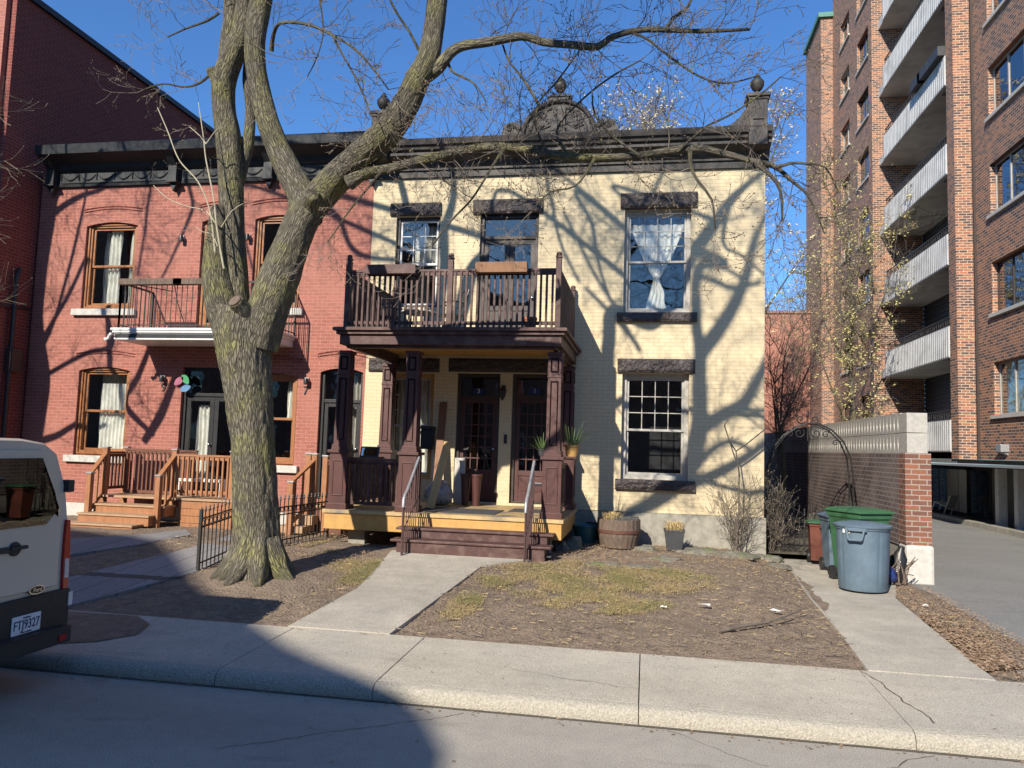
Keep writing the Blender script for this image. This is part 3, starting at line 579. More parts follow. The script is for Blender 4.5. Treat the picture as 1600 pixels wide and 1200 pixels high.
# steps
sx0,sx1=W(622,850,12.0)[0],W(852,868,12.0)[0]
st=[(PY-.26,PY+.02,.84),(PY-.54,PY-.261,.68)]
for y0,y1,z in st:
    b=MB(); b.box(sx0-.1,sx1+.1,y0-.03,y1,z-.04,z); b.box(sx0,sx1,y0+.002,y1,z-.17 if z>.8 else .42,z-.041); s_=build('step',b,m['maroonworn'],PO,bevel=.01)
b=MB(); b.box(-3.9,-2.5,12.75,13.7,1.051,1.062); tag(build('door_mat',b,m['mat'],bevel=.003),'dark grey mat on the porch boards before door 3','mat')
b=MB(); b.box(-2.4,-1.7,13.5,14.2,1.051,1.062); tag(build('door_mat',b,m['mat'],bevel=.003),'small grey mat on the porch boards before door 1','mat')
b=MB(); p=G(790,868); b.box(p.x-.15,p.x+.75,p.y-.2,p.y+.25,gz(p.x,p.y)+.03,gz(p.x,p.y)+.05); tag(build('door_mat',b,m['mat'],bevel=.003),'dark mat on the concrete at the foot of the porch steps','mat')
# columns
def column(xc,yc,zp,ztop,half=False):
    b=MB(); w_=.158
    b.box(xc-w_,xc+w_,yc-w_,yc+w_,1.051,zp-.05); b.box(xc-w_-.025,xc+w_+.025,yc-w_-.025,yc+w_+.025,1.051,1.15); b.box(xc-w_-.035,xc+w_+.035,yc-w_-.035,yc+w_+.035,zp-.05,zp); b.box(xc-w_+.01,xc+w_-.01,yc-w_+.01,yc+w_-.01,zp,zp+.035)
    for s,(ax) in ((-1,0),(1,0),(-1,1),(1,1)):
        z0,z1=1.28,zp-.17; a=.1
        for (u0,u1,v0,v1) in ((-a,a,z0,z0+.02),(-a,a,z1-.02,z1),(-a,-a+.02,z0+.02,z1-.02),(a-.02,a,z0+.02,z1-.02)):
            if ax==0: b.box(xc+u0,xc+u1,yc+s*w_,yc+s*(w_+.012),v0,v1)
            else: b.box(xc+s*w_,xc+s*(w_+.012),yc+u0,yc+u1,v0,v1)
    c=build('column',b,m['maroon'],PO,bevel=.004)
    b=MB(); a0,a1=.122,.105; zb,zt=zp+.035,ztop
    b.add([(xc+i*a,yc+j*a,z) for a,z in((a0,zb),(a1,zt)) for i,j in((-1,-1),(1,-1),(1,1),(-1,1))],[(3,2,1,0),(4,5,6,7)]+[(i,(i+1)%4,4+(i+1)%4,4+i) for i in range(4)])
    b.box(xc-.14,xc+.14,yc-.14,yc+.14,zb,zb+.06); zn=zt-.42; b.box(xc-.12,xc+.12,yc-.12,yc+.12,zn,zn+.03); b.box(xc-.128,xc+.128,yc-.128,yc+.128,zt-.05,zt)
    for s in(-1,1):
        for (z0,z1) in ((zb+.14,zn-.06),(zn+.09,zt-.1)):
            for (u0,u1,v0,v1) in ((-.065,.065,z0,z0+.018),(-.065,.065,z1-.018,z1),(-.065,-.047,z0+.018,z1-.018),(.047,.065,z0+.018,z1-.018)):
                f=.115; b.box(xc+u0,xc+u1,yc-f-.01,yc-f+.02,v0,v1); 
                b.box(xc+s*(f-.02),xc+s*(f+.01),yc+u0,yc+u1,v0,v1)
    build('shaft',b,m['maroon'],c,bevel=.003)
zsof=3.80
yc=PY+.22
def cxp(px,py): return W(px,py,yc)[0]
zp=W(535,703,yc-.2)[1]
column(cxp(533,745),yc,zp,zsof-.02); column(cxp(640,750),yc,zp,zsof-.02); column(cxp(863,775),yc,zp,zsof-.02)
column(cxp(533,745)+.05,FY-.25,zp,zsof-.02); column(cxp(863,775),FY-.25,zp,zsof-.02)
# low railing
def rail(parent,p0,p1,z0,z1,mt,sp=.1,bw_=.035,top=.07,name='railing',face=0,bot=.05,tz=.04):
    p0=Vector((*p0,0));p1=Vector((*p1,0)); d=(p1-p0); L=d.length; d/=L; b=MB()
    b.bar((p0.x,p0.y,z1-tz/2),(p1.x,p1.y,z1-tz/2),top,tz); b.bar((p0.x,p0.y,z1-tz-.035),(p1.x,p1.y,z1-tz-.035),bw_,.06); b.bar((p0.x,p0.y,z0+.03),(p1.x,p1.y,z0+.03),bw_,.06)
    nn=Vector((d.y,-d.x,0)); n=max(1,int(L/sp))
    for i in range(n+1):
        q=p0+d*((i+.5)*L/(n+1))+nn*face; jz=random.uniform(-.006,.006)
        b.bar((q.x,q.y,z0+(.0 if face else .06)-bot*(1 if face else 0)+jz),(q.x,q.y,z1-tz-(.03 if not face else .005)+jz),bw_,bw_,upv=(d.x,d.y,0))
    return build(name,b,m[mt],parent,bevel=.003)
c1,c2,c3=cxp(533,745),cxp(640,750),cxp(863,775)
rail(PO,(c1+.165,yc),(c2-.165,yc),1.13,zp-.13,'maroonworn',sp=.105,bw_=.045)
rail(PO,(c1,yc+.2),(c1+.05,FY-.45),1.13,zp-.13,'maroonworn',sp=.105,bw_=.045)
rail(PO,(c3,yc+.2),(c3,FY-.45),1.13,zp-.13,'maroonworn',sp=.105,bw_=.045)
# balcony floor box
fx0,fx1=W(519,520,PY-.22)[0],W(886,520,PY-.22)[0]
b=MB(); fy=PY-.22
def fbox(ins,z0,z1): b.box(fx0+ins,fx1-ins+.0,fy+ins,FY-.002,z0,z1)
fbox(0,4.09,4.14); fbox(.05,4.03,4.089)
for ins,za,zb9,tk in ((.10,3.86,4.029,.16),(.19,3.81,3.859,.07)):
    b.box(fx0+ins,fx1-ins,fy+ins,fy+ins+tk,za,zb9); b.box(fx0+ins,fx0+ins+tk,fy+ins+tk+.001,FY-.002,za,zb9); b.box(fx1-ins-tk,fx1-ins,fy+ins+tk+.001,FY-.002,za,zb9)
bf=build('balcony_floor',b,m['maroonworn'],PO,bevel=.004)
b=MB(); b.box(fx0+.27,fx1-.27,fy+.27,FY-.01,4.0,4.028); build('soffit',b,m['ochre'],bf)
b=MB(); b.box(fx0+.02,fx1-.02,fy+.02,FY-.01,4.1405,4.15); build('floor_covering',b,m['mat'],bf)
# balcony railing
by=PY+.02; zr=W(720,421,by)[1]
posts=[W(545,440,by)[0],W(704,440,by)[0],W(873,440,by)[0]]
def bpost(x,y,h=.33):
    b=MB(); z0=4.15; zt=zr+h; b.box(x-.045,x+.045,y-.045,y+.045,z0,zt-.08); b.box(x-.035,x+.035,y-.035,y+.035,zt-.08,zt-.06); b.box(x-.05,x+.05,y-.05,y+.05,zt-.06,zt-.03); b.lathe((x,y,zt-.03),[(.045,0),(.05,.03),(.04,.06),(.0,.075)],10)
    build('balcony_post',b,m['maroonworn'],PO,bevel=.003)
for x in posts: bpost(x,by,.24)
bpost(posts[2]+.0,FY-.12,.2); bpost(posts[0],FY-.12,.2)
for a,c in ((posts[0]+.045,posts[1]-.045),(posts[1]+.045,posts[2]-.045)): rail(PO,(a,by),(c,by),4.22,zr,'maroonworn',sp=.098,bw_=.036,face=.03,name='balcony_railing')
rail(PO,(posts[2],by+.05),(posts[2],FY-.17),4.22,zr,'maroonworn',sp=.098,bw_=.036,face=.03,name='balcony_railing')
rail(PO,(posts[0],by+.05),(posts[0],FY-.17),4.22,zr,'maroonworn',sp=.098,bw_=.036,face=-.03,name='balcony_railing')
# screening board panel behind part of railing, flower boxes hung on rail
def flowerbox(name,x0,x1,y,z0,z1,mt,label,yy=.14,cat='flower box',grp=None):
    b=MB(); b.box(x0,x1,y-yy,y-yy+.02,z0,z1); b.box(x0,x1,y-.02,y,z0,z1); b.box(x0,x0+.02,y-yy+.021,y-.021,z0,z1); b.box(x1-.02,x1,y-yy+.021,y-.021,z0,z1); b.box(x0+.021,x1-.021,y-yy+.021,y-.021,z0,z0+.02)
    t=build(name,b,m[mt],None,bevel=.003); tag(t,label,cat,grp)
    e=MB(); e.box(x0+.021,x1-.021,y-yy+.021,y-.021,z0+.021,z1-.03); build('potting_soil',e,m['soil'],t); return t
zb1,zt1=W(620,431,by)[1],W(620,417,by)[1]
flowerbox('flower_box',W(577,425,by)[0],W(654,425,by)[0],by-.05,zb1,zt1,'maroonworn','dark maroon flower box hung on the left bay of the wooden balcony rail')
flowerbox('flower_box',W(746,425,by)[0],W(826,425,by)[0],by-.05,W(790,429,by)[1],W(790,413,by)[1],'lumberdark','brown flower box hung on the right bay of the wooden balcony rail')
# balcony furniture
def bchair(x,y,rz,label):
    t=thing('patio_chair',(x,y,4.151),label,'chair'); mx=Matrix.Translation((x,y,4.151))@Matrix.Rotation(rz,4,'Z')
    for sx in(-.22,.22):
        for sy in(-.2,.2): b=MB(); b.tube([mx@Vector((sx,sy,0)),mx@Vector((sx,sy*.9,.62 if sy<0 else .42))],.012,8); build('leg',b,m['black'],t)
    b=MB(); b.tube([mx@Vector(v) for v in ((-.22,-.18,.62),(-.24,0,.66),(-.23,.2,.62),(-.2,.27,.9),(0,.29,.93),(.2,.27,.9),(.23,.2,.62),(.24,0,.66),(.22,-.18,.62))],.014,8); build('arm_frame',b,m['black'],t,smooth=True)
    b=MB(); 
    for i in range(9): b.box(-.21,.21,-.2+i*.045,-.17+i*.045,.41,.42,mx)
    build('seat',b,m['black'],t)
    b=MB(); 
    for i in range(9): b.box(-.2,.2,.22+i*.006,.23+i*.006,.46+i*.05,.49+i*.05,mx)
    build('backrest',b,m['mat'],t)
bchair(W(705,480,13.6)[0],13.6,R(-60),'black patio chair by the middle post of the wooden balcony')
bchair(W(610,480,13.8)[0],13.8,R(110),'black patio chair at the left end of the wooden balcony')
xt=W(655,480,13.7)[0]
T_=thing('patio_table',(xt,13.7,4.151),'round white patio table between two black chairs on the balcony','table')
b=MB(); b.lathe((xt,13.7,4.151),[(.0,.48),(.33,.48),(.34,.49),(.33,.505),(0,.505)],28); build('tabletop',b,m['white'],T_,smooth=True)
b=MB()
for k_ in range(4): a=k_*1.57+.78; b.tube([(xt+.26*math.cos(a),13.7+.26*math.sin(a),4.151),(xt+.2*math.cos(a),13.7+.2*math.sin(a),4.63)],.012,6)
build('table_legs',b,m['black'],T_)
def pot(x,y,z,r,h,label,plant=None,mt='terracotta',ph=.2):
    t=thing('flower_pot',(x,y,z),label,'pot'); b=MB(); b.lathe((x,y,z),[(r*.7,0),(r*.92,h*.8),(r,h*.8),(r*1.02,h),(r*.88,h),(r*.85,h*.85),(0,h*.85)],20); build('pot',b,m[mt],t,smooth=True)
    if plant:
        b=MB()
        for i in range(60):
            a=random.uniform(0,6.28); e=random.uniform(.3,1.3); l=ph*random.uniform(.6,1.1); q=Vector((x+r*.4*math.cos(a),y+r*.4*math.sin(a),z+h*.85))
            tip=q+Vector((math.cos(a)*math.cos(e),math.sin(a)*math.cos(e),math.sin(e)))*l; sd=Vector((-math.sin(a),math.cos(a),0))*.006
            b.quad(q-sd,q+sd,tip+sd*.4,tip-sd*.4)
        build('foliage',b,m[plant],t,fix=False)
    return t
pot(W(828,510,12.75)[0],12.75,4.151,.12,.24,'terracotta pot at the right end of the wooden balcony floor')
pot(W(692,510,12.7)[0],12.7,4.151,.07,.12,'little pale pot on the balcony floor near the middle post',mt='sill')
pot(c3+.28,yc+.25,zp+.01,.13,.2,'potted spiky green plant hanging beside the right porch column','green',mt='ochre',ph=.42)
pot(c3-.26,yc+.6,zp+.0,.09,.12,'little green plant pot inside the porch left of the right column','green',mt='potblack',ph=.3)
# handrails
def handrail(px0,label,xo):
    x=xo; t=thing('stair_handrail',(x,PY-.5,.3),label,'handrail')
    y0,y1=PY-.68,PY+.05; zt0,zt1=.50+.90,1.05+.92
    b=MB(); b.tube([(x,y1+.02,zt1-.05),(x,y1-.05,zt1),(x,y0+.1,zt0+.05),(x,y0,zt0),(x,y0-.06,zt0-.08),(x,y0-.07,zt0-.2)],.026,10); build('rail',b,m['greymetal'],t,smooth=True)
    b=MB(); 
    for i in range(8):
        u=i/7; y=y0+(y1-y0)*u; zg=gz(x,y)+.0 if y<PY-.54 else (.68 if y<PY-.26 else (.84 if y<PY else 1.05)); b.tube([(x,y,zg),(x,y,zt0+(zt1-zt0)*u-.01)],.009,6)
    b.tube([(x,y0,zt0-.55),(x,y1,zt1-.62)],.009,6)
    b.tube([(x,y0-.07,gz(x,y0)),(x,y0-.07,zt0-.18)],.014,8)
    build('bars',b,m['rustiron'],t,smooth=True)
handrail(0,'worn steel handrail on the left side of the porch steps',W(640,840,12.1)[0]); handrail(0,'worn steel handrail on the right side of the porch steps',W(826,850,12.1)[0])
# porch clutter
def leanplank(x0,y0,z0,x1,y1,z1,wd,th,mt,label,mt2=None,split=.5):
    a=Vector((x0,y0,z0));c=Vector((x1,y1,z1)); b=MB()
    b.bar(a,c,wd,th,upv=(0,-1,0)); t=tag(build('timber_plank',b,m[mt],bevel=.004),label,'plank'); return t
p0=W(672,793,PY+.55);p1=W(695,640,FY-.1)
leanplank(W(672,792,PY+.9)[0],PY+.9,1.06,W(700,690,14.2)[0],14.2,2.25,.14,.045,'lumber','pale new timber plank leaning beside the middle porch column')
leanplank(W(686,700,FY-.35)[0],FY-.5,1.06,W(693,638,FY-.05)[0],FY-.06,3.05,.15,.04,'lumberdark','long brown stained board leaning against the wall left of door 3')
x_=W(690,770,14.3)[0]
b=MB(); b.lathe((x_-.05,14.3,1.06),[(.0,0),(.2,.02),(.27,.15),(.25,.3),(.15,.42),(.08,.47),(0,.48)],22); 
for i,v in enumerate(b.v): q=Vector(v); b.v[i]=tuple(q+Vector((1,1,.6))*mn.noise(q*7)*.06)
tag(build('plastic_bag',b,m['plastic'],smooth='all'),'crumpled grey plastic sack on the porch behind the leaning plank','bag')
b=MB(); b.box(x_+.12,x_+.32,14.75,14.85,1.06,1.95); tag(build('white_board',b,m['sill'],bevel=.005),'pale upright board standing by the wall left of door 3','board')
x_=W(660,690,14.6)[0]; b=MB(); b.box(x_-.13,x_+.13,FY-.16,FY-.002,2.1,2.5); b.prism([(x_-.15,2.5),(x_+.15,2.5),(x_+.13,2.56),(x_-.13,2.56)],FY-.2,FY-.002); tag(build('mailbox',b,m['black'],bevel=.01),'black mailbox on the wall behind the middle porch column','mailbox')
x_=W(577,722,yc)[0]; b=MB(); mx=Matrix.Translation((x_,yc-.02,zp-.125))@Matrix.Rotation(R(-20),4,'X'); ringb=MB()
b.box(-.17,.17,-.03,.0,0,.2,mx); t=tag(build('small_screen',b,m['black'],bevel=.01),'small dark framed screen leaning on the low porch railing','screen')
e=MB(); e.box(-.14,.14,-.036,-.031,.03,.17,mx); build('panel',e,m['glassblue'],t)
b=MB(); x_=W(614,710,FY-.3)[0]
def tallvase(px,label,y=14.5):
    x=W(px,740,y)[0]; b=MB(); b.lathe((x,y,1.055),[(.06,0),(.065,.05),(.10,.55),(.115,.56),(.115,.6),(.09,.6),(.085,.5),(0,.5)],18); tag(build('tall_planter',b,m['maroon'],smooth=True),label,'planter')
tallvase(728,'tall narrow maroon planter on the porch left of door 3')
tallvase(745,'slim maroon planter on the porch in front of door 3',14.45)

# ================= RED HOUSE =================
rx0,rx1=-13.74,-5.752
RH=thing('red_brick_house',((rx0+rx1)/2,FY,.4),'two storey red painted brick house with black pressed metal cornice and oak windows','house')
rh={'ul':rect(131,211,347,483),'ll':rect(119,199,573,712),'um':rect(311,352,340,512),'ur':rect(429,470,335,482),'lm':rect(279,357,574,785),'lr':rect(415,462,583,727),'fd':rect(496,563,575,787)}
rh['um'][1]=rh['um'][0]+.95; rh['ur'][0]=rh['ur'][1]-1.1; rh['lr'][0]=rh['lr'][1]-1.05; rh['lm'][1]=rh['lm'][0]+1.45
for k_ in('um',): rh[k_][2]=4.12
rh['lm'][2]=1.0; rh['fd'][2]=1.0
holes=[tuple(v) for v in rh.values()]
b=MB(); wallgrid(b,rx0,rx1,.7,8.1,FY,.3,holes); build('wall',b,m['redbrick'],RH,fix=False)
b=MB(); b.box(rx0+.002,rx1,FY+.01,FY+.3,.2,.698); build('foundation',b,m['sill'],RH)
b=MB(); b.box(rx0+.02,rx1-.02,FY+.31,28,7.8,8.0); build('roof',b,m['black'],RH)
b=MB(); b.box(rx0+.02,rx1-.02,28.01,28.3,.3,8.0); build('back_wall',b,m['darkbrick'],RH)
def arch_trim(o,x0,x1,z1):
    b=MB(); n=12; xc=(x0+x1)/2; hw=(x1-x0)/2+.05
    for off,th in ((.36,.022),(.30,.018)):
        pts=[(xc+hw*(-1+2*i/n)*1.06,FY-.012,z1+off-.07*((-1+2*i/n)**2)) for i in range(n+1)]; b.tube(pts,th/2,4)
    build('brick_label',b,m['darkbrick'],o)
    # segmental brick infill over the square frame
    b=MB(); pts=[(x0+.001,z1-.0),(x0+.001,z1-.09)]+[(x0+(x1-x0)*i/12,z1-.09+.085*(1-(2*i/12-1)**2)) for i in range(1,12)]+[(x1-.001,z1-.09),(x1-.001,z1)]
    b.prism(pts,FY-.003,FY+.06); build('arch_infill',b,m['redbrick'],o)
def rwin(k_,label,cu=True,sill=None):
    x0,x1,z0,z1=rh[k_]; wo=window(RH,x0,x1,z0,z1,FY,'wood','wood',None,mid=.5,fw_=.11,sw=.05,glass='glass',label=label)
    b=MB(); ring(b,x0+.03,x1-.03,z0+.03,z1-.03,FY+.05,FY+.085,.035); build('moulding',b,m['wood'],wo)
    b=MB(); b.box(x0-.17,x1+.12,FY-.09,FY+.12,z0-.15,z0-.002); build('sill',b,m['sill'],wo,bevel=.01); arch_trim(wo,x0,x1,z1); return wo
wo=rwin('ul','upper left oak window with two parted white curtains'); x0,x1,z0,z1=rh['ul']
curtain(wo,x0+.42,x0+.72,z0+.12,z1-.1,FY+.27,waves=3); curtain(wo,x1-.33,x1-.1,z0+.12,z1-.1,FY+.27,waves=3); curtain(wo,x0+.12,x0+.4,z0+.12,z1-.1,FY+.5,waves=3)
wo=rwin('ll','lower left oak window with a bright gathered white curtain'); x0,x1,z0,z1=rh['ll']
curtain(wo,x0+.40,x1-.12,z0+.12,z1-.35,FY+.26,waves=8,amp=.02); curtain(wo,x0+.12,x1-.12,z0+.1,z1-.1,FY+.6,waves=6)
wo=rwin('ur','upper right oak window half hidden by the tree trunk'); wo=rwin('lr','lower right oak window beside the number 7')
curtain(wo,rh['lr'][1]-.4,rh['lr'][1]-.12,rh['lr'][2]+1,rh['lr'][3]-.15,FY+.4,waves=3)
dk=door(RH,*rh['um'],FY,rh['um'][3]-.45,fr='wood',leaf='wood',rows=1,cols=1,lowp=.2,name='balcony_door',label='oak balcony door'); arch_trim(dk,rh['um'][0],rh['um'][1],rh['um'][3])
dk=door(RH,*rh['lm'],FY,rh['lm'][3]-.62,fr='black',leaf='black',rows=1,cols=1,double=True,lowp=.1,name='front_door',label='black double door under the iron balcony'); curtain(dk,rh['lm'][0]+.2,rh['lm'][0]+.6,1.2,rh['lm'][3]-.8,FY+.35,waves=4)
dk=door(RH,*rh['fd'],FY,rh['fd'][3]-.72,fr='black',leaf='black',rows=1,cols=1,double=False,lowp=.02,name='front_door',label='black glazed door with curved transom beside the number 7'); arch_trim(dk,rh['fd'][0],rh['fd'][1],rh['fd'][3])
curtain(dk,rh['fd'][0]+.25,rh['fd'][1]-.15,1.2,rh['fd'][3]-.12,FY+.42,waves=6,mt='greyframe')
# cornice red
rz=7.76; xc0=rx0+.22; xc1=rx1
cornR=cornice(RH,xc0,xc1,[(-.05,rz),(.07,rz),(.08,rz+.05),(.06,rz+.05),(.06,rz+.32),(.10,rz+.34),(.14,rz+.38),(.18,rz+.48),(.44,rz+.58),(.52,rz+.60),(.55,rz+.78),(.53,rz+.81),(-.05,rz+.83)],'metalblack')
br=[rx0+.36,W(270,265,FY-.2)[0],W(419,262,FY-.2)[0],W(590,262,FY-.2)[0]-.15]
for x in br:
    b=MB(); b.box(x-.1,x+.1,FY-.22,FY-.05,rz+.0,rz+.36); b.box(x-.13,x+.13,FY-.25,FY-.05,rz-.02,rz+.02); b.prism([(x-.09,rz-.02),(x,rz-.2),(x+.09,rz-.02)],FY-.16,FY-.04)
    b.prism([(FY-.44,rz+.575),(FY-.2,rz+.34),(FY-.08,rz+.34),(FY-.08,rz+.5)],x-.09,x+.09,'x'); build('bracket',b,m['metalblack'],cornR,bevel=.006)

b=MB()
for a,c in zip(br[:-1],br[1:]):
    a+=.18;c-=.18; n=max(1,round((c-a)/.48))
    for i in range(n):
        u0=a+(c-a)*i/n; u1=a+(c-a)*(i+1)/n; swag(b,u0+.03,u1-.03,rz+.27,FY-.06,.12,.014); b.tube([(u0,FY-.07,rz+.3),(u0,FY-.075,rz+.14)],[.018,.008],6)
    swag(b,a,c,rz+.08,FY-.06,0,.01)
build('swag_relief',b,m['metalblack'],cornR,smooth=True)
# iron balcony
bx0=W(172,515,13.95)[0]; bx1=bx0+ (W(424,515,13.95)[0]-bx0); 
IB=thing('iron_balcony',((bx0+bx1)/2,14.5,3.9),'small balcony with white edged slab and thin black iron railing on the red house','balcony')
b=MB(); zs=W(250,512,13.95)[1]; b.box(bx0,bx1,13.95,FY-.002,zs-.05,zs); b.box(bx0+.06,bx1-.06,14.0,FY-.002,zs-.24,zs-.051); b.box(bx0+.03,bx1-.03,13.97,FY-.003,zs-.10,zs-.051)
build('slab',b,m['white'],IB,bevel=.008)
b=MB(); b.box(bx0+.08,bx1-.08,13.99,FY-.004,zs-.2,zs-.12); build('fascia_band',b,m['metalblack'],IB)
b=MB(); b.tube([(bx0+.04,13.96,zs-.12),(bx0-.0,13.95,zs-.16),(bx0-.02,13.95,zs-.22),(bx0-.08,13.95,zs-.25),(bx0-.1,13.95,zs-.22)],.035,8); build('spout',b,m['white'],IB,smooth=True)
b=MB(); zt=zs+.95; x0,x1=bx0+.15,bx1-.05
for (p,q) in (((x0,14.0),(x1,14.0)),((x0,14.0),(x0,FY-.02)),((x1,14.0),(x1,FY-.02))):
    for z in (zs+.06,zt-.02,zt-.3 if 0 else zt): b.bar((*p,z),(*q,z),.02,.02)
    L=math.hypot(q[0]-p[0],q[1]-p[1]); n=int(L/.115)
    for i in range(n+1):
        x=p[0]+(q[0]-p[0])*i/n; y=p[1]+(q[1]-p[1])*i/n; b.bar((x,y,zs+.0),(x,y,zt),.012 if i%n else .03)
for xx in (x0+1.2,): b.tube([(xx,14.0,zt-.05),(xx+.12,13.98,zs+.5),(xx+.3,14,zs+.05)],.01,6); b.tube([(x0+.3,14,zt-.05),(xx,13.98,zt-.2)],.01,6)
build('railing',b,m['iron'],IB)
flowerbox('flower_box',x0+.05,W(312,433,13.9)[0]-.35,13.97,zt-.08,zt+.04,'barrelwood','weathered brown flower box on the left of the iron balcony rail')
flowerbox('flower_box',W(270,433,13.9)[0]+.05,W(322,433,13.9)[0]+.3,13.97,zt-.08,zt+.04,'barrelwood','weathered flower box on the iron balcony rail nearest the tree')
# wall lights and numbers
def spot(px,py,label,grp='wall spotlights on the red house'):
    px=float(px)
    x,z=W(px,py,FY); t=thing('wall_spotlight',(x,FY,z),label,'wall light',grp)
    b=MB(); b.box(x-.05,x+.05,FY-.04,FY-.001,z-.05,z+.05); build('mount',b,m['greymetal'],t,bevel=.004)
    b=MB(); b.lathe((x+.02,FY-.1,z-.1),[(.0,0),(.045,0),(.05,.1),(.04,.13),(0,.13)],14); build('lamp_head',b,m['black'],t,smooth=True)
spot(286,372,'little black spotlight on the red wall above the iron balcony, left of its door'); spot(389,370,'little black spotlight on the red wall just right of the balcony door'); spot(256,590,'little spotlight beside the black double door at ground level, left of the tree trunk'); spot(480,594,'little spotlight on the red wall between the tree trunk and the porch')
for px,py,t_,mr in ((256,606,'9',0),(478,611,'7',0)):
    x,z=W(px,py,FY); o=build('house_number',xform(text_mesh(t_,.26,.012),Matrix.Translation((x,FY-.015,z))@FACE),m['iron'],fix=False); tag(o,{'9':'black numeral nine on the red wall left of the black double door','7':'black numeral seven on the red wall between tree and porch'}[t_],'house number')
x,z=W(286,600,FY-.05); FO=thing('flower_ornament',(x,FY-.05,z),'three petal mauve, green and blue wall ornament beside the black double door','ornament')
for an,mt in ((150,'purple'),(60,'teal'),(-50,'blue')):
    b=MB(); n=12; cx_,cz_=x+.11*math.cos(R(an)),z+.12*math.sin(R(an)); pts=[]
    for i in range(20):
        a=i*2*math.pi/20; u=.13*math.cos(a); v=.075*math.sin(a)*(1-.3*math.cos(a)**2); t_=R(an+70); pts.append((cx_+u*math.cos(t_)-v*math.sin(t_),cz_+u*math.sin(t_)+v*math.cos(t_)))
    b.prism(pts,FY-.07,FY-.055); build('petal',b,m[mt],FO)

# ================= CEDAR DECKS =================
def capost(parent,x,y,z0,z1,mt='cedar',w_=.05):
    b=MB(); b.box(x-w_,x+w_,y-w_,y+w_,z0,z1); o=build('post',b,m[mt],parent,bevel=.004)
    c=MB(); c.box(x-w_-.012,x+w_+.012,y-w_-.012,y+w_+.012,z1+.0005,z1+.03); build('post_cap',c,m['greymetal'],o,bevel=.004)
def railslope(parent,p0,p1,z0,z1,h,mt,n):
    p0=Vector((*p0,0));p1=Vector((*p1,0)); b=MB(); t0=Vector((p0.x,p0.y,z0+h));t1=Vector((p1.x,p1.y,z1+h)); b.bar(t0,t1,.09,.04); o_=Vector((0,0,h-.1)); b.bar(t0-o_,t1-o_,.035,.07)
    for i in range(n):
        u=(i+.5)/n; q=t0.lerp(t1,u); b.bar(q-Vector((0,0,.02)),q-o_,.035)
    build('railing',b,m[mt],parent,bevel=.003)
CD=thing('cedar_deck',(-9.3,14.2,.3),'stained cedar deck with steps and railings before the black double door','deck')
dz=.98; gy=gz(-10,13)
sxa=W(128,838,13.2)[0]; sxb=W(243,828,13.2)[0]
dp1=(W(137,800,13.55)[0],13.55); dp3=(W(245,805,13.55)[0],13.55); dp2=(W(165,740,14.05)[0]-.05,14.1); dp4=(W(270,745,14.05)[0],14.1)
deckx1=W(362,790,14.0)[0]
b=MB()
n=7; 
b.box(dp2[0]-.05,deckx1,14.0,FY-.002,dz-.04,dz); build('deck_boards',b,m['tread'],CD,bevel=.004)
steps=[(dp1[0]-.22,dp3[0]-.12,13.0,13.35,.52),(dp1[0]-.05,dp3[0]+.0,13.30,13.66,.68),(dp1[0]+.02,dp3[0]+.1,13.62,14.0,.84)]
for i,(a,c,y0,y1,z) in enumerate(steps):
    b=MB(); b.box(a,c,y0,y1,z-.035,z); t_=build('step',b,m['tread'],CD,bevel=.004); e=MB(); e.box(a+.02,c-.02,y0+.03,y1-.01,max(.2,z-.20),z-.0355); build('riser',e,m['cedar'],t_)
capost(CD,*dp1,.4,1.42); capost(CD,*dp3,.4,1.42); capost(CD,*dp2,.6,1.92); capost(CD,*dp4,.6,1.92); capost(CD,dp2[0]-.02,FY-.3,.6,1.92); capost(CD,deckx1-.05,14.06,.3,1.92)
railslope(CD,dp1,dp2,.55,.96,.88,'cedar',3); railslope(CD,dp3,dp4,.55,.96,.88,'cedar',3)
rail(CD,(dp4[0]+.05,14.08),(deckx1-.1,14.08),dz+.1,1.85,'cedar',sp=.115,bw_=.036,face=.03)
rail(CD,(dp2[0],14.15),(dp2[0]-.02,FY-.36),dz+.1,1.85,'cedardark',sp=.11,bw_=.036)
b=MB(); 
for i in range(4): b.box(W(277,815,14.0)[0],deckx1-.0,14.005,14.03,.36+i*.142,.36+i*.142+.135)
build('skirt_board',b,m['cedar'],CD,bevel=.003)
# diagonal privacy rail behind stairs (back of stair landing)
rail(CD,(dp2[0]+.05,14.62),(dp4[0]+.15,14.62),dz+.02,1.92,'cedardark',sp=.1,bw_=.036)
# bench / white boards glimpsed through rail
b=MB(); xq=W(315,760,14.7)[0]; b.box(xq-.5,xq+.5,14.6,14.8,dz+.3,dz+.36); b.box(xq-.5,xq-.44,14.62,14.78,dz,dz+.3); b.box(xq+.44,xq+.5,14.62,14.78,dz,dz+.3); tag(build('porch_bench',b,m['white'],bevel=.005),'low white bench behind the cedar railing by the black double door','bench')
RD=thing('cedar_deck',(-6.6,13.9,.3),'stained cedar deck with side steps right of the big tree trunk, before door 7','deck')
q1=(W(454,785,13.3)[0],13.3); q2=(W(490,770,13.9)[0],13.9); q3=(W(511,770,13.9)[0]-.0,13.9)
b=MB(); b.box(q2[0]-.05,-5.46,13.85,FY-.002,dz-.04,dz); build('deck_boards',b,m['tread'],RD)
capost(RD,*q1,.35,1.42); capost(RD,*q2,.35,1.93); capost(RD,q2[0]-.28,14.25,.35,1.93); capost(RD,q2[0]+.22,13.9,.35,1.9)
railslope(RD,q1,q2,.55,.96,.88,'cedar',3)
rail(RD,(q2[0]+.27,13.9),(-5.5,13.9),dz+.08,1.85,'cedardark',sp=.1,bw_=.036)
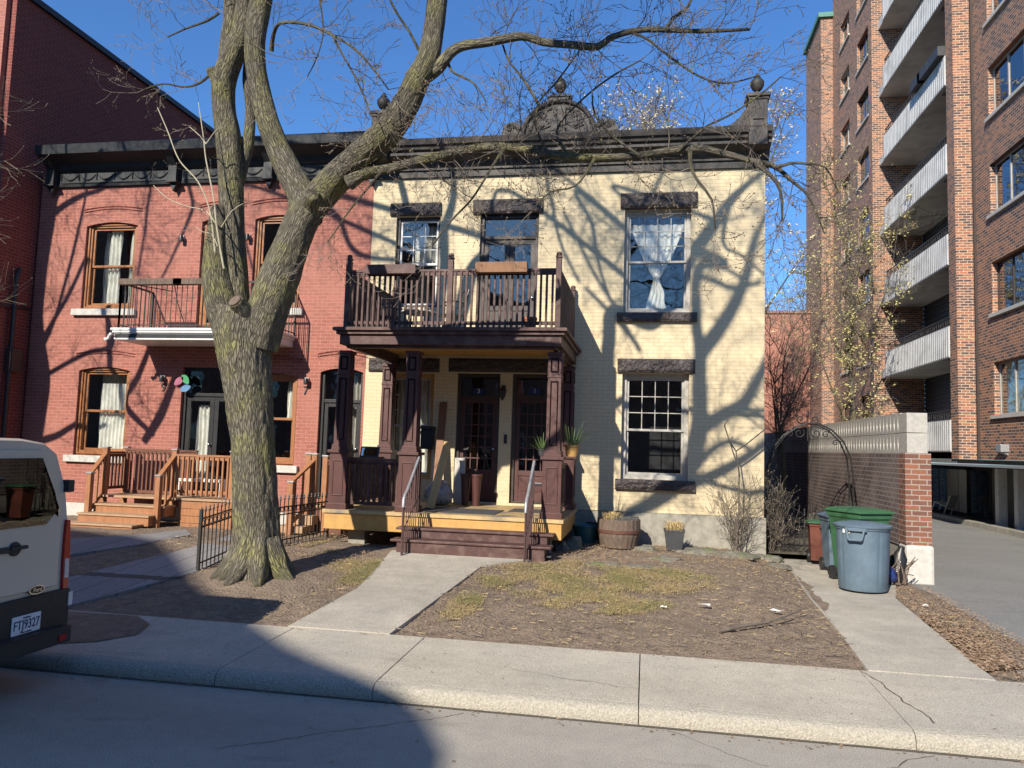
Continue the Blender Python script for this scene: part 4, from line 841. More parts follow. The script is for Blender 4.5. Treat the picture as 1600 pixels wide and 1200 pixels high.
b=MB(); b.box(q1[0]-.3,q1[0]+.25,13.35,13.85,.5,.62); b.box(q1[0]-.2,q1[0]+.3,13.6,13.849,.63,.8); build('step',b,m['tread'],RD,bevel=.004)
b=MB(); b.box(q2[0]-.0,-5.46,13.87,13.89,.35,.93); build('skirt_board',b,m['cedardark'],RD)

# ================= IRON FENCES, GATE =================
def ironfence(p0,p1,h,label,sp=.115,endposts=(1,1)):
    p0=Vector(p0);p1=Vector(p1); d=p1-p0; L=math.hypot(d.x,d.y); z=lambda u:gz(*(p0.lerp(p1,u))[:2]); t=thing('iron_fence',(p0.x,p0.y,z(0)),label,'fence'); b=MB()
    for hh in (.1,h-.2,h-.08): b.bar(p0+Vector((0,0,z(0)+hh-p0.z)),p1+Vector((0,0,z(1)+hh-p1.z)),.012,.02)
    build('rails',b,m['iron'],t); b=MB(); n=int(L/sp)
    for i in range(n+1):
        q=p0.lerp(p1,i/n); zz=z(i/n); b.tube([(q.x,q.y,zz),(q.x,q.y,zz+h)],.009,6); b.lathe((q.x,q.y,zz+h),[(.008,0),(.022,.025),(.008,.05),(.016,.06),(0,.1)],6)
        if i<n:
            c=p0.lerp(p1,(i+.5)/n); dr=d.normalized(); pts=[Vector((c.x,c.y,zz+h-.14))+dr*.045*math.cos(k_*math.pi/4)+Vector((0,0,.045*math.sin(k_*math.pi/4))) for k_ in range(9)]; b.tube(pts,.006,5)
            e=p0.lerp(p1,i/n); b.lathe((e.x,e.y,zz+h-.16),[(0,0),(.02,.03),(0,.06)],6)
    build('pickets',b,m['iron'],t)
    for u,k_ in zip((0,1),endposts):
        if k_: q=p0.lerp(p1,u); b=MB(); b.box(q.x-.02,q.x+.02,q.y-.02,q.y+.02,z(u)-.05,z(u)+h+.05); build('end_post',b,m['iron'],t)
fA=G(309,892);fB=G(365,866); ironfence((fA.x,fA.y,0),(fB.x,fB.y+.3,0),.8,'black iron picket fence panel left of the big tree trunk')
fA=G(437,858);fB=G(511,838); ironfence((fA.x-.2,fA.y-.1,0),(fB.x,fB.y,0),.72,'black iron picket fence panel between the tree trunk and the porch',endposts=(1,1))
gy_=15.6
gx0,gx1=W(1200,850,gy_)[0],W(1257,850,gy_)[0]; gb=gz(3,gy_)
GT=thing('iron_gate',((gx0+gx1)/2,gy_,gb),'black iron gate with arched top in the dark passage right of the cream house','gate')
b=MB(); n=7; ztp=W(1225,792,gy_)[1]; zsd=W(1256,806,gy_)[1]
for i in range(n+1):
    x=gx0+(gx1-gx0)*i/n; u=2*i/n-1; z=zsd+(ztp-zsd)*(1-u*u); b.tube([(x,gy_,gb+.05),(x,gy_,z+.08)],.008 if 0<i<n else .016,6); b.lathe((x,gy_,z+.08),[(.006,0),(.018,.02),(0,.07)],6)
b.tube([(gx0+(gx1-gx0)*i/12,gy_,zsd+(ztp-zsd)*(1-(2*i/12-1)**2)) for i in range(13)],.011,6); b.bar((gx0,gy_,gb+.12),(gx1,gy_,gb+.12),.02); b.bar((gx0,gy_,gb+.55),(gx1,gy_,gb+.55),.012)
for i in range(n): x=gx0+(gx1-gx0)*(i+.5)/n; b.tube([(x+.03*math.cos(k_*.785),gy_,zsd-.04+.03*math.sin(k_*.785)) for k_ in range(9)],.005,5)
build('leaf',b,m['iron'],GT)
AR=thing('iron_arch',(3.2,16.0,gb),'wrought iron garden arch with scroll finial above the passage gate','arch')
ay=16.0; ap=[(1202,785),(1201,735),(1212,700),(1228,680),(1245,668),(1262,661),(1280,662),(1300,672),(1318,690),(1329,715),(1333,745),(1334,800)]
b=MB()
for off in (0,.3): b.tube([P3(x,y,ay)+Vector((0,off,0)) for x,y in ap],.016,8)
for x,y in ap[1:-1]: q=P3(x,y,ay); b.bar(q,q+Vector((0,.3,0)),.012)
a0=P3(*ap[-1],ay); a1=P3(*ap[0],ay)
for q in(a0,a1):
    for off in(0,.3): b.tube([(q.x,ay+off,gb-.02),(q.x,ay+off,q.z)],.016,8)
build('arch_frame',b,m['iron'],AR,smooth=True)
q=P3(1262,661,ay)
def scroll(cx_,cz_,r,s,turns=1.4,a0=0,rad=.01): b=MB(); b.tube([(cx_+s*r*(1-t/22)*math.cos(a0+t*turns*6.28/18),ay,cz_+r*(1-t/22)*math.sin(a0+t*turns*6.28/18)) for t in range(19)],rad,6); build('scroll',b,m['iron'],AR,smooth=True)
b=MB(); b.tube([(q.x,ay,q.z-.35),(q.x,ay,q.z-.1),(q.x,ay,q.z+.10),(q.x,ay,q.z+.15),(q.x,ay,q.z+.19),(q.x,ay,q.z+.27)],[.012,.012,.012,.03,.012,.002],8); build('finial',b,m['iron'],AR,smooth=True)
for s_ in(-1,1):
    scroll(q.x+s_*.13,q.z+.07,.09,s_,1.3,3.6); scroll(q.x+s_*.16,q.z-.2,.10,s_,1.3,2.5); scroll(q.x+s_*.34,q.z-.22,.07,s_,1.3,.5); scroll(q.x+s_*.52,q.z-.38,.06,s_,1.3,.5)
    b=MB(); b.tube([(q.x+s_*.02,ay,q.z-.02),(q.x+s_*.12,ay,q.z-.06),(q.x+s_*.3,ay,q.z-.12)],.008,6); build('scroll_bar',b,m['iron'],AR)
fb=thing('iron_fence',(3.5,gy_,gb),'short black iron fence panel between the arched gate and the block wall','fence'); b=MB(); x0,x1=W(1268,850,gy_)[0],W(1298,850,gy_)[0]+.1
for i in range(5): x=x0+(x1-x0)*i/4; b.tube([(x,gy_,gb),(x,gy_,W(1268,795,gy_)[1]+(.1 if i==0 else 0))],.009 if i else .016,6)
b.bar((x0,gy_,gb+.12),(x1,gy_,gb+.12),.02); zz=W(1268,803,gy_)[1]; b.bar((x0,gy_,zz),(x1,gy_,zz),.02); build('panel',b,m['iron'],fb)

# ================= BLOCK WALL =================
wx0,wx1=4.24,4.60; wy0=13.72
BW=thing('garden_wall',(4.4,20,.1),'long brick wall topped with pierced pale concrete blocks beside the driveway','wall')
zb_,zt_=2.30,2.97
b=MB(); b.box(wx0,wx1,wy0+.36,46,.75,zb_-.002); build('brickwork',b,m['wallbrick'],BW)
b=MB(); b.box(wx0-.02,wx1+.02,wy0,wy0+.358,.8,zb_-.002); build('end_pier',b,m['wallend'],BW)
b=MB(); b.box(wx0+.02,wx1-.02,wy0+.36,46,.0,.748); build('wall_base',b,m['stonefnd'],BW)
b=MB(); b.box(wx0-.03,wx1+.05,wy0-.04,wy0+.37,.0,.798); build('end_base',b,m['sill'],BW,bevel=.05)
b=MB(); zm_=(zb_+zt_)/2
for zl,zh in ((zb_,zm_-.004),(zm_+.004,zt_)): b.box(wx0+.02,wx1-.02,wy0+.02,wy0+.40,zl,zh)
build('end_block',b,m['block'],BW,bevel=.006)
b=MB(); ty=.205; y=wy0+.405
while y<24:
    for zl,zh in ((zb_,zm_-.004),(zm_+.004,zt_)):
        c=y+ty/2; zc_=(zl+zh)/2; hh=(zh-zl)/2; 
        for (hz,hr) in ((zc_+hh*.42,.42),(zc_-hh*.42,.42)): pass
        outer=[(y,zl),(y+ty,zl),(y+ty,zh),(y,zh)]; inner=[(c,zl+.03),(c+ty*.22,zc_-.0),(c,zh-.03),(c-ty*.22,zc_+.0)]
        X0,X1=wx0+.03,wx1-.03
        o=[(X0,*p) for p in outer]+[(X0,*p) for p in inner]+[(X0+.12,*p) for p in inner]
        # twisted blade through the hole
        b.add([(X0,*p) for p in outer]+[(X0,c,zl),(X0,y+ty,zc_),(X0,c,zh),(X0,y,zc_)]+[(X0,*p) for p in inner]+[(X0+.13,*p) for p in inner],
              [(0,4,8,11,7),(4,1,5,9,8),(5,2,6,10,9),(6,3,7,11,10),(8,9,13,12),(9,10,14,13),(10,11,15,14),(11,8,12,15)])
    y+=ty
yend=y
b.box(wx1-.07,wx1-.03,wy0+.402,yend,zb_,zt_-.002); b.box(wx0+.03,wx1-.03,wy0+.402,yend,zt_,zt_+.012)
b.box(wx0+.03,wx1-.03,yend,46,zb_,zt_)
build('pierced_block',b,m['block'],BW,fix=False)

# ================= BINS =================
def brute(x,y,z,label):
    t=thing('round_bin',(x,y,z),label,'bin'); b=MB(); r0_,r1_,h=.335,.375,.93
    n=96; prof=[(r0_*.96,0),(r0_,.02),(r0_+.012,h*.3),(r0_+.025,h*.62),(r1_-.012,h*.93),(r1_+.006,h*.94),(r1_+.006,h)]
    vs=[];fs=[]
    for r,zz in prof:
        for k_ in range(n):
            a=2*math.pi*k_/n; rr=r-(.014 if (.1<zz/h<.72 and (k_%24 in(6,7))) else 0)-(.006 if (zz/h>.2 and zz/h<.9 and 8<k_%24<20) else 0); vs.append((x+rr*math.cos(a),y+rr*math.sin(a),z+zz))
    for i in range(len(prof)-1):
        for k_ in range(n): fs.append((i*n+k_,i*n+(k_+1)%n,(i+1)*n+(k_+1)%n,(i+1)*n+k_))
    fs.append(tuple(range(n))[::-1]); b.add(vs,fs)
    for k_ in range(4):
        a=R(-90+90*k_-20); 
    build('body',b,m['binblue'],t,smooth=True)
    b=MB(); b.lathe((x,y,z+h),[(r1_+.02,-.03),(r1_+.028,-.02),(r1_+.028,.005),(r1_-.01,.02),(r1_-.06,.028),(r1_-.07,.02),(.2,.045),(0,.055)],64); l=build('lid',b,m['binblue'],t,smooth=True)
    a=R(-118); c=Vector((x+(r1_+.01)*math.cos(a),y+(r1_+.01)*math.sin(a),z+h-.07)); o=Vector((math.cos(a),math.sin(a),0)); s=Vector((-math.sin(a),math.cos(a),0))
    for aa in (a,a+math.pi):
        c=Vector((x+(r1_-.005)*math.cos(aa),y+(r1_-.005)*math.sin(aa),z+h-.05)); o=Vector((math.cos(aa),math.sin(aa),0)); s=Vector((-math.sin(aa),math.cos(aa),0)); hb=MB()
        hb.bar(c-s*.12+o*0,c-s*.12+o*.055,.03,.05); hb.bar(c+s*.12,c+s*.12+o*.055,.03,.05)
        hb.bar(c-s*.12+o*.05,c-s*.09+o*.06-Vector((0,0,.14)),.028,.03,upv=tuple(o)); hb.bar(c+s*.12+o*.05,c+s*.09+o*.06-Vector((0,0,.14)),.028,.03,upv=tuple(o)); hb.bar(c-s*.09+o*.06-Vector((0,0,.14)),c+s*.09+o*.06-Vector((0,0,.14)),.03,.035,upv=tuple(o)); hb.bar(c-s*.15+o*.02,c+s*.15+o*.02,.03,.045)
        build('handle',hb,m['binblue'],t,bevel=.006)
    aa=R(-140); c=Vector((x+(r1_+.0)*math.cos(aa),y+(r1_+.0)*math.sin(aa),z+h-.11)); s=Vector((-math.sin(aa),math.cos(aa),0)); sb=MB(); sb.quad(c-s*.06,c+s*.06,c+s*.06+Vector((0,0,.075)),c-s*.06+Vector((0,0,.075))); build('sticker',sb,m['white'],t)
p=G(1345,926); brute(p.x+.09,p.y+.23,gz(p.x,p.y)+.022,'big round grey blue bin with snap lid, nearest on the side path')
def cart(x,y,z,rz,w_,d_,h,mt,label,txt=None,lidmt=None):
    t=thing('wheeled_bin',(x,y,z),label,'bin'); mx=Matrix.Translation((x,y,z))@Matrix.Rotation(rz,4,'Z'); b=MB()
    def fr(wa,da,zz,dy=0): return [mx@Vector((i*wa/2,j*da/2+dy,zz)) for i,j in((-1,-1),(1,-1),(1,1),(-1,1))]
    vs=fr(w_*.8,d_*.72,.06,-.02)+fr(w_*.93,d_*.92,h*.85)+fr(w_,d_,h*.86)+fr(w_,d_,h*.93); b.add(vs,[(3,2,1,0),(12,13,14,15)]+[(4*l+i,4*l+(i+1)%4,4*l+4+(i+1)%4,4*l+4+i) for l in range(3) for i in range(4)])
    build('body',b,m[mt],t,bevel=.025)
    b=MB(); vs=fr(w_+.06,d_+.08,h*.93)+fr(w_+.06,d_+.08,h*.95)+fr(w_-.05,d_-.1,h*.985)+fr(w_*.6,d_*.5,h*1.0,.03); b.add(vs,[(3,2,1,0),(12,13,14,15)]+[(4*l+i,4*l+(i+1)%4,4*l+4+(i+1)%4,4*l+4+i) for l in range(3) for i in range(4)])
    l=build('lid',b,m[lidmt or mt],t,bevel=.012)
    b=MB(); b.tube([mx@Vector((-w_*.38,d_/2+.07,h*.93)),mx@Vector((w_*.38,d_/2+.07,h*.93))],.017,8); b.bar(mx@Vector((-w_*.38,d_/2-.02,h*.9)),mx@Vector((-w_*.38,d_/2+.07,h*.93)),.03); b.bar(mx@Vector((w_*.38,d_/2-.02,h*.9)),mx@Vector((w_*.38,d_/2+.07,h*.93)),.03); build('handle',b,m[mt],t)
    for s in(-1,1):
        b=MB(); c=mx@Vector((s*w_*.42,d_*.36,.1)); dd_=(mx.to_3x3()@Vector((1,0,0))); b.tube([c-dd_*.03,c+dd_*.03],.1,20); build('wheel',b,m['black'],t,smooth=True)
    if txt:
        tm=xform(text_mesh(txt,.07,.003),mx@Matrix.Translation((.08,-d_*.455,h*.78))@FACE); build('marking',tm,m['white'],t,fix=False)
    return t
p=G(1312,903); cart(3.32,13.05,gz(3.3,13)+.022,R(28),.62,.74,1.14,'bingreen','large green wheeled bin with domed lid behind the round grey bin','18-88096')
cart(3.22,14.0,gz(3,14)+.022,R(5),.46,.5,.98,'binblue','narrow grey blue wheeled bin half hidden behind the green bin')
cart(3.12,14.9,gz(3,15)+.022,R(-5),.4,.42,.78,'binrust','small rust red bin, farthest of the bins by the iron fence',lidmt='bingreen')
b=MB(); b.box(3.62,3.86,13.2,13.5,gz(4,13)+.02,gz(4,13)+.36); 
b=MB(); mx=Matrix.Translation((3.85,13.1,gz(4,13)+.03))@Matrix.Rotation(R(12),4,'Y')
b.lathe((0,0,0),[(.10,0),(.12,.03),(.12,.38),(.05,.5),(.05,.56),(0,.57)],14); xform(b,mx); o=tag(build('plastic_jug',b,m['black'],smooth=True),'dark plastic jug with white lettering between the round bin and the wall','jug')
b=xform(text_mesh('MOTO',.06,.003),mx@Matrix.Translation((-.02,-.124,.25))@Matrix.Rotation(R(-90),4,'Y')@FACE); build('lettering',b,m['white'],o,fix=False)
b=MB(); b.lathe((3.72,12.95,gz(4,12)+.02),[(0,0),(.12,.02),(.15,.1),(.1,.2),(0,.24)],14)
for i,v in enumerate(b.v): q=Vector(v); b.v[i]=tuple(q+Vector((1,1,.6))*mn.noise(q*11)*.05)
tag(build('plastic_bag',b,m['numplate'],smooth='all'),'blue crumpled bag on the ground behind the round bin','bag')
b=MB(); c=G(1400,918)
for i in range(26):
    a=random.uniform(-.5,.5); x=c.x+random.uniform(-.1,.22); y=c.y+.35+random.uniform(-.2,.3); z=gz(x,y)+.02; b.tube([(x,y,z),(x+math.sin(a)*.15+.05,y+.08,z+random.uniform(.15,.3)),(x+math.sin(a)*.4+.12,y+.1+random.uniform(-.1,.1),z+random.uniform(.25,.5))],[.012,.01,.006],5)
tag(build('stick_bundle',b,m['barrelwood']),'heap of old brown sticks against the end of the block wall','sticks')

# ================= PLANTERS =================
p=G(964,860); bx_,by_=p.x,14.35; bz=gz(bx_,by_)
BR=thing('barrel_planter',(bx_,by_,bz),'half barrel planter with rusty hoop and straw, under the ground floor window','planter')
b=MB(); n=44; vs=[];fs=[]; prof=[(.33,0),(.385,.2),(.395,.32),(.39,.5),(.355,.5),(.35,.42)]
for r,z in prof:
    for k_ in range(n): a=2*math.pi*k_/n; rr=r-(.008 if k_%2 else 0); vs.append((bx_+rr*math.cos(a),by_+rr*math.sin(a),bz+z+(random.uniform(-.008,.008) if z>=.5 else 0)))
for i in range(len(prof)-1):
    for k_ in range(n): fs.append((i*n+k_,i*n+(k_+1)%n,(i+1)*n+(k_+1)%n,(i+1)*n+k_))
fs.append(tuple(range((len(prof)-1)*n,len(prof)*n))); b.add(vs,fs); build('staves',b,m['barrelwood'],BR)
b=MB(); b.lathe((bx_,by_,bz+.26),[(.398,0),(.402,.0),(.406,.055),(.398,.055)],44); build('hoop',b,m['hoop'],BR,smooth=True)
def tuft(parent,x,y,z,n,h,spread,mt,wd=.004,name='dry_grass',droop=.5):
    b=MB()
    for i in range(n):
        a=random.uniform(0,6.28); r=random.uniform(0,spread); q=Vector((x+r*math.cos(a),y+r*math.sin(a),z)); l=h*random.uniform(.5,1.1); a2=a+random.uniform(-1,1); out=random.uniform(.2,1)*l
        m1=q+Vector((math.cos(a2)*out*.45,math.sin(a2)*out*.45,l*.7)); tip=q+Vector((math.cos(a2)*out,math.sin(a2)*out,l*(1-droop*random.random()*1.4))); sd=Vector((-math.sin(a2),math.cos(a2),0))*wd
        b.add([q-sd,q+sd,m1+sd,m1-sd,tip],[(0,1,2,3),(3,2,4)])
    return build(name,b,m[mt],parent,fix=False)
tuft(BR,bx_-.12,by_,bz+.43,260,.24,.16,'straw')
b=MB(); b.box(-.27+bx_+.12,bx_+.36,by_-.12,by_+.12,bz+.43,bz+.54); build('inner_trough',b,m['potblack'],BR,bevel=.01)
p=G(1052,856); px_,py_=p.x,14.2; pz=gz(px_,py_)
PT=thing('square_planter',(px_,py_,pz),'small charcoal square planter with straw grass beside the barrel','planter')
b=MB(); vs=[(px_+i*a,py_+j*a,pz+z) for a,z in((.13,0),(.175,.34),(.185,.34),(.185,.37),(.165,.37),(.16,.32)) for i,j in((-1,-1),(1,-1),(1,1),(-1,1))]; b.add(vs,[(3,2,1,0),(20,21,22,23)]+[(4*l+i,4*l+(i+1)%4,4*l+4+(i+1)%4,4*l+4+i) for l in range(5) for i in range(4)]); build('pot',b,m['potblack'],PT,bevel=.006)
tuft(PT,px_,py_,pz+.34,300,.22,.14,'straw',droop=.9)
b=MB(); b.lathe((W(915,835,14.5)[0],14.5,gz(-1,14.5)),[(.17,0),(.24,.32),(.26,.33),(.24,.36),(.22,.3),(0,.3)],22); tag(build('round_tub',b,m['tealpot'],smooth=True),'dark teal round tub in the shade between porch and barrel','tub')
# garden rocks
def rock(px,py,sx,sy,sz,label,seed=0,y=None):
    p=G(px,py); b=MB(); n=14; vs=[];fs=[]
    cx_,cy_=p.x,p.y
    for j in range(7):
        ph=j/6*math.pi/2
        for i in range(n):
            a=i/n*6.283; q=Vector((math.cos(a)*math.cos(ph*.98),math.sin(a)*math.cos(ph*.98),math.sin(ph))); k_=1+.35*mn.noise(q*1.7+Vector((seed,seed*.7,0)))+.12*mn.noise(q*5+Vector((seed,0,0)))
            vs.append((cx_+q.x*sx*k_,cy_+q.y*sy*k_,gz(cx_,cy_)-.03+q.z*sz*k_))
    for j in range(6):
        for i in range(n): fs.append((j*n+i,j*n+(i+1)%n,(j+1)*n+(i+1)%n,(j+1)*n+i))
    fs.append(tuple(range(6*n,7*n))); b.add(vs,fs); tag(build('garden_rock',b,m['rock'],smooth=True),label,'rock','rocks along the foot of the cream house')
rk=[(898,857,.16,.14,.24,'mossy round rock between the porch and the barrel'),(878,858,.14,.12,.17,'small rock hard by the right foot of the porch steps'),(1008,858,.22,.2,.1,'flat stone just right of the barrel'),
(1095,862,.5,.3,.1,'broad flat slab right of the charcoal planter'),(1150,868,.42,.3,.09,'flat slab at the foot of the budding bush'),(1195,872,.35,.28,.1,'flat slab nearest the side path'),(1110,848,.55,.2,.2,'long mossy slab against the pale foundation'),(1040,872,.3,.2,.06,'thin flat stone in front of the charcoal planter'),(940,880,.34,.18,.05,'thin flat stone in front of the barrel'),(1215,885,.22,.18,.08,'broken slab corner beside the side path'),(1000,884,.25,.16,.05,'little sunken stone in the leaves before the barrel')]
for i,(a,b_,c,d,e,l) in enumerate(rk): rock(a,b_,c,d,e,l,seed=i*3.1)
# fallen branch
b=MB(); z0=.035
def gp(px,py,h=0): p=G(px,py); return Vector((p.x,p.y,gz(p.x,p.y)+h))
b.tube([gp(1125,989,.02),(gp(1160,984,.04)),gp(1200,978,.04),gp(1230,970,.06),gp(1260,962,.1)],[.022,.018,.016,.012,.006],8); b.tube([gp(1218,974,.045),gp(1240,972,.04),gp(1263,971,.05)],[.01,.008,.004],6)
tag(build('fallen_branch',b,m['twig'],smooth=True),'fallen forked dark branch lying on the bare soil of the front yard','branch')
for i,(a,b_,s,l) in enumerate(((1100,949,.11,'torn white paper scrap in the middle of the yard soil'),(1215,958,.1,'long white scrap near the fallen branch'),(1037,952,.05,'tiny white scrap at the edge of the turf'),(1445,950,.06,'crumpled white wrapper in the leaves by the driveway'))):
    q=gp(a,b_,.03); bb=MB(); pts=[]
    for k_ in range(9): a_=k_*.698; pts.append((q.x+s*math.cos(a_)*random.uniform(.6,1),q.y+s*.45*math.sin(a_)*random.uniform(.5,1),q.z+random.uniform(-.005,.02)))
    bb.add(pts+[(x,y,z-.004) for x,y,z in pts],[tuple(range(9)),tuple(range(17,8,-1))]+[(i_,9+i_,9+(i_+1)%9,(i_+1)%9) for i_ in range(9)]); tag(build('paper_scrap',bb,m['litter']),l,'litter')

# ================= APARTMENT BLOCK =================
AP=thing('apartment_block',(12,30,.1),'tall brown brick apartment block with white ribbed concrete balconies','apartment block')
AH=27.0
fx=9.55; rows=[]; zs0=XP(1359,567,fx)[1]; stor=XP(1359,468,fx)[1]-zs0
ya,yb_=31.5,42.1
def sidewin(parent,xp,y0,y1,z0,z1,fr,gl,div=2,label=None,dep=.14,sillmt='sill',split=None,cur=False):
    b=MB(); X=xp+dep; w_=.05
    b.box(X,X+.05,y0,y0+w_,z0,z1); b.box(X,X+.05,y1-w_,y1,z0,z1); b.box(X,X+.05,y0+w_,y1-w_,z0,z0+w_); b.box(X,X+.05,y0+w_,y1-w_,z1-w_,z1)
    for i in range(1,div): yy=y0+(y1-y0)*i/div; b.box(X-.003,X+.05,yy-.03,yy+.03,z0+w_,z1-w_)
    o=build('window',b,m[fr],parent,label=label)
    g_=MB(); g_.box(X+.02,X+.03,y0+w_,y1-w_,z0+w_,z1-w_); build('pane',g_,m[gl],o)
    s=MB(); s.box(xp-.07,xp+dep,y0-.1,y1+.1,z0-.1,z0-.002); build('sill',s,m[sillmt],o,bevel=.006)
    r_=MB(); r_.box(xp+.32,xp+.34,y0-.1,y1+.1,z0-.1,z1+.1); 
    build('interior',r_,m['curtain' if cur else 'room'],o)
holes=[]; wl=[]
c1y=(XP(1329,500,fx)[0],XP(1315,500,fx)[0]); c2y=(XP(1360,500,fx)[0],XP(1341.5,500,fx)[0])
h1=1.25
for k_ in range(-1,9):
    z0=zs0+stor*k_
    if z0<2.3 : z0=2.6; 
    if z0+1.4>AH-.5: break
    z1=zs0+stor*k_+1.42
    holes+= [(c1y[0],c1y[1],z0,z1-.12),(c2y[0],c2y[1],z0,z1)]; wl.append((k_,z0,z1))
b=MB(); wallgrid(b,ya,yb_,0,AH,fx,.3,holes,axis='x'); build('wall',b,m['aptbrick'],AP,fix=False)
pal=['greyframe','brownframe']; k2=0
for k_,z0,z1 in wl:
    sidewin(AP,fx,*c1y,z0,z1-.12,'greyframe' if k_>1 else 'brownframe','glass' if k_%3 else 'glassblue',div=2,cur=(k_ in(0,2,3,6)))
    sidewin(AP,fx,*c2y,z0,z1,'brownframe','glassblue' if 1<=k_<=6 else 'glass',div=2,cur=(k_ in(0,)))
b=MB(); b.box(W(1283,300,42.1)[0],fx+4,42.1,46,0,XP(1283,15,8.77)[1]-.0); build('corner_pier',b,m['aptbrick'],AP)
b=MB(); zc2=XP(1283,15,8.77)[1]; b.box(W(1283,300,42.1)[0]-.15,fx+4,41.95,46.1,zc2+.002,zc2+.25); b.box(fx-.12,fx+.4,34,41.94,AH+.002,AH+.25); build('coping',b,m['copper'],AP)
bxp,by0,by1=8.70,24.25,30.4
b=MB(); b.box(8.47,10.25,31.0,31.49,2.25,AH); build('balcony_pier',b,m['aptbrick'],AP)
b=MB(); b.box(10.26,10.6,24.2,31.0,2.25,AH); build('recess_wall',b,m['siding'],AP)
b=MB()
for z in np.arange(2.6,AH,.16): b.box(10.235,10.258,27.6,30.98,z,z+.14)
build('siding_boards',b,m['siding'],AP)
b=MB(); b.box(8.72,9.42,23.7,24.24,2.25,AH); b.box(9.43,10.25,24.3,24.9,2.25,AH); build('front_pier',b,m['aptbrick'],AP)
nzx=9.2
zw0,zw1=XP(1553,649,nzx)[1],XP(1558,566,nzx)[1]+.05; yw1=XP(1551,500,nzx)[0]; yw0=yw1-2.7
st2=2.75; holes=[]; wl=[]
for k_ in range(0,9):
    z0=zw0+st2*k_
    if z0>AH-2: break
    holes.append((yw0,yw1,z0,z0+1.42)); wl.append((k_,z0))
b=MB(); wallgrid(b,12,23.69,2.25,AH,nzx,.3,holes,axis='x'); build('near_wall',b,m['aptbrick'],AP,fix=False)
for k_,z0 in wl: sidewin(AP,nzx,yw0,yw1,z0,z0+1.42,'greyframe' if k_!=1 else 'brownframe','glass' if k_ in(0,) else 'glassblue',div=3,cur=(k_ in(0,)))
b=MB(); b.box(9.14,9.195,23.5,23.56,2.25,AH); build('downpipe',b,m['brownframe'],AP)
b=MB(); b.box(nzx+.31,16,12,24.0,2.12,2.24); b.box(8.76,16,24.01,34,2.12,2.24); build('overhang_soffit',b,m['soffit'],AP)
b=MB(); b.box(11.4,11.7,12,34,0,2.0); build('basement_wall',b,m['soffit'],AP)
for px,w_ in ((1470,1.6),(1500,2.4),(1530,2.0)):
    y=XP(px,760,11.4)[0]; b=MB(); b.box(11.36,11.399,y-w_/2,y+w_/2,.25,1.95); o=build('patio_door',b,m['brownframe'],AP); g_=MB(); g_.box(11.34,11.359,y-w_/2+.08,y-.04,.33,1.87); g_.box(11.34,11.359,y+.04,y+w_/2-.08,.33,1.87); build('pane',g_,m['glassblue' if px!=1500 else 'curtain'],o)
for px in (1560,1590):
    y=XP(px,770,10.45)[0]; b=MB(); b.box(10.4,10.65,y-.12,y+.12,.16,2.0); build('support_column',b,m['white'],AP,bevel=.01)
# balconies as parts
def ribs(mb,x,y0,y1,z0,z1):
    n=int((y1-y0)/.16)
    for i in range(n): y=y0+.03+i*.16; mb.box(x-.012,x-.0005,y,y+.11,z0+.03,z1-.03)
zb0=2.2+(716-588)*28.2/1200
for k_ in range(-1,8):
    z0=zb0+2.76*k_; z1=z0+.93
    if z1>AH: break
    b=MB(); b.box(bxp,bxp+.14,by0+.0,by1,z0,z1); ribs(b,bxp,by0,by1,z0,z1); b.box(bxp+.142,10.24,by0+.75,30.99,z0,z0+.18); b.box(bxp+.142,10.2,by1-.14+.0,by1,z0+.182,z1); b.box(bxp+.02,bxp+.15,by1+.001,30.99,z0,z0+.3)
    o=build('balcony',b,m['concb'],AP)
    r_=MB(); zt=z1+.28; r_.bar((bxp+.07,by0,zt),(bxp+.07,by1,zt),.03); r_.bar((bxp+.07,by0,z1+.03),(bxp+.07,by1,z1+.03),.02)
    for i in range(34):
        y=by0+.1+(by1-by0-.2)*i/33; r_.bar((bxp+.07,y,z1),(bxp+.07,y,zt),.015)
        if i%3==1: r_.tube([(bxp+.07,y+.07*math.cos(q_*.785),(z1+zt)/2+.07*math.sin(q_*.785)) for q_ in range(9)],.01,4)
    r_.bar((bxp+.07,by1-.03,zt),(10.2,by1-.03,zt),.03)
    for i in range(10): x=bxp+.1+i*.15; r_.bar((x,by1-.03,z1),(x,by1-.03,zt),.015)
    build('railing',r_,m['iron'],o)
zz=zb0+2.76*3+.93
for i,(px,l) in enumerate(((1438,'black window box planter, lowest of three on a high apartment balcony rail'),(1450,'black window box planter in the middle of three on a high apartment balcony rail'),(1467,'long black window box planter, highest in view on the apartment balcony rail'))):
    y=XP(px,100,bxp)[0]; t=flowerbox('balcony_planter',0,.9,0,0,.3,'potblack',l,yy=.28,cat='planter'); t.rotation_euler=(0,0,R(-90)); t.location=(bxp-.05,y,zz+.02)
b=MB(); q=XP(1441,95,bxp); 
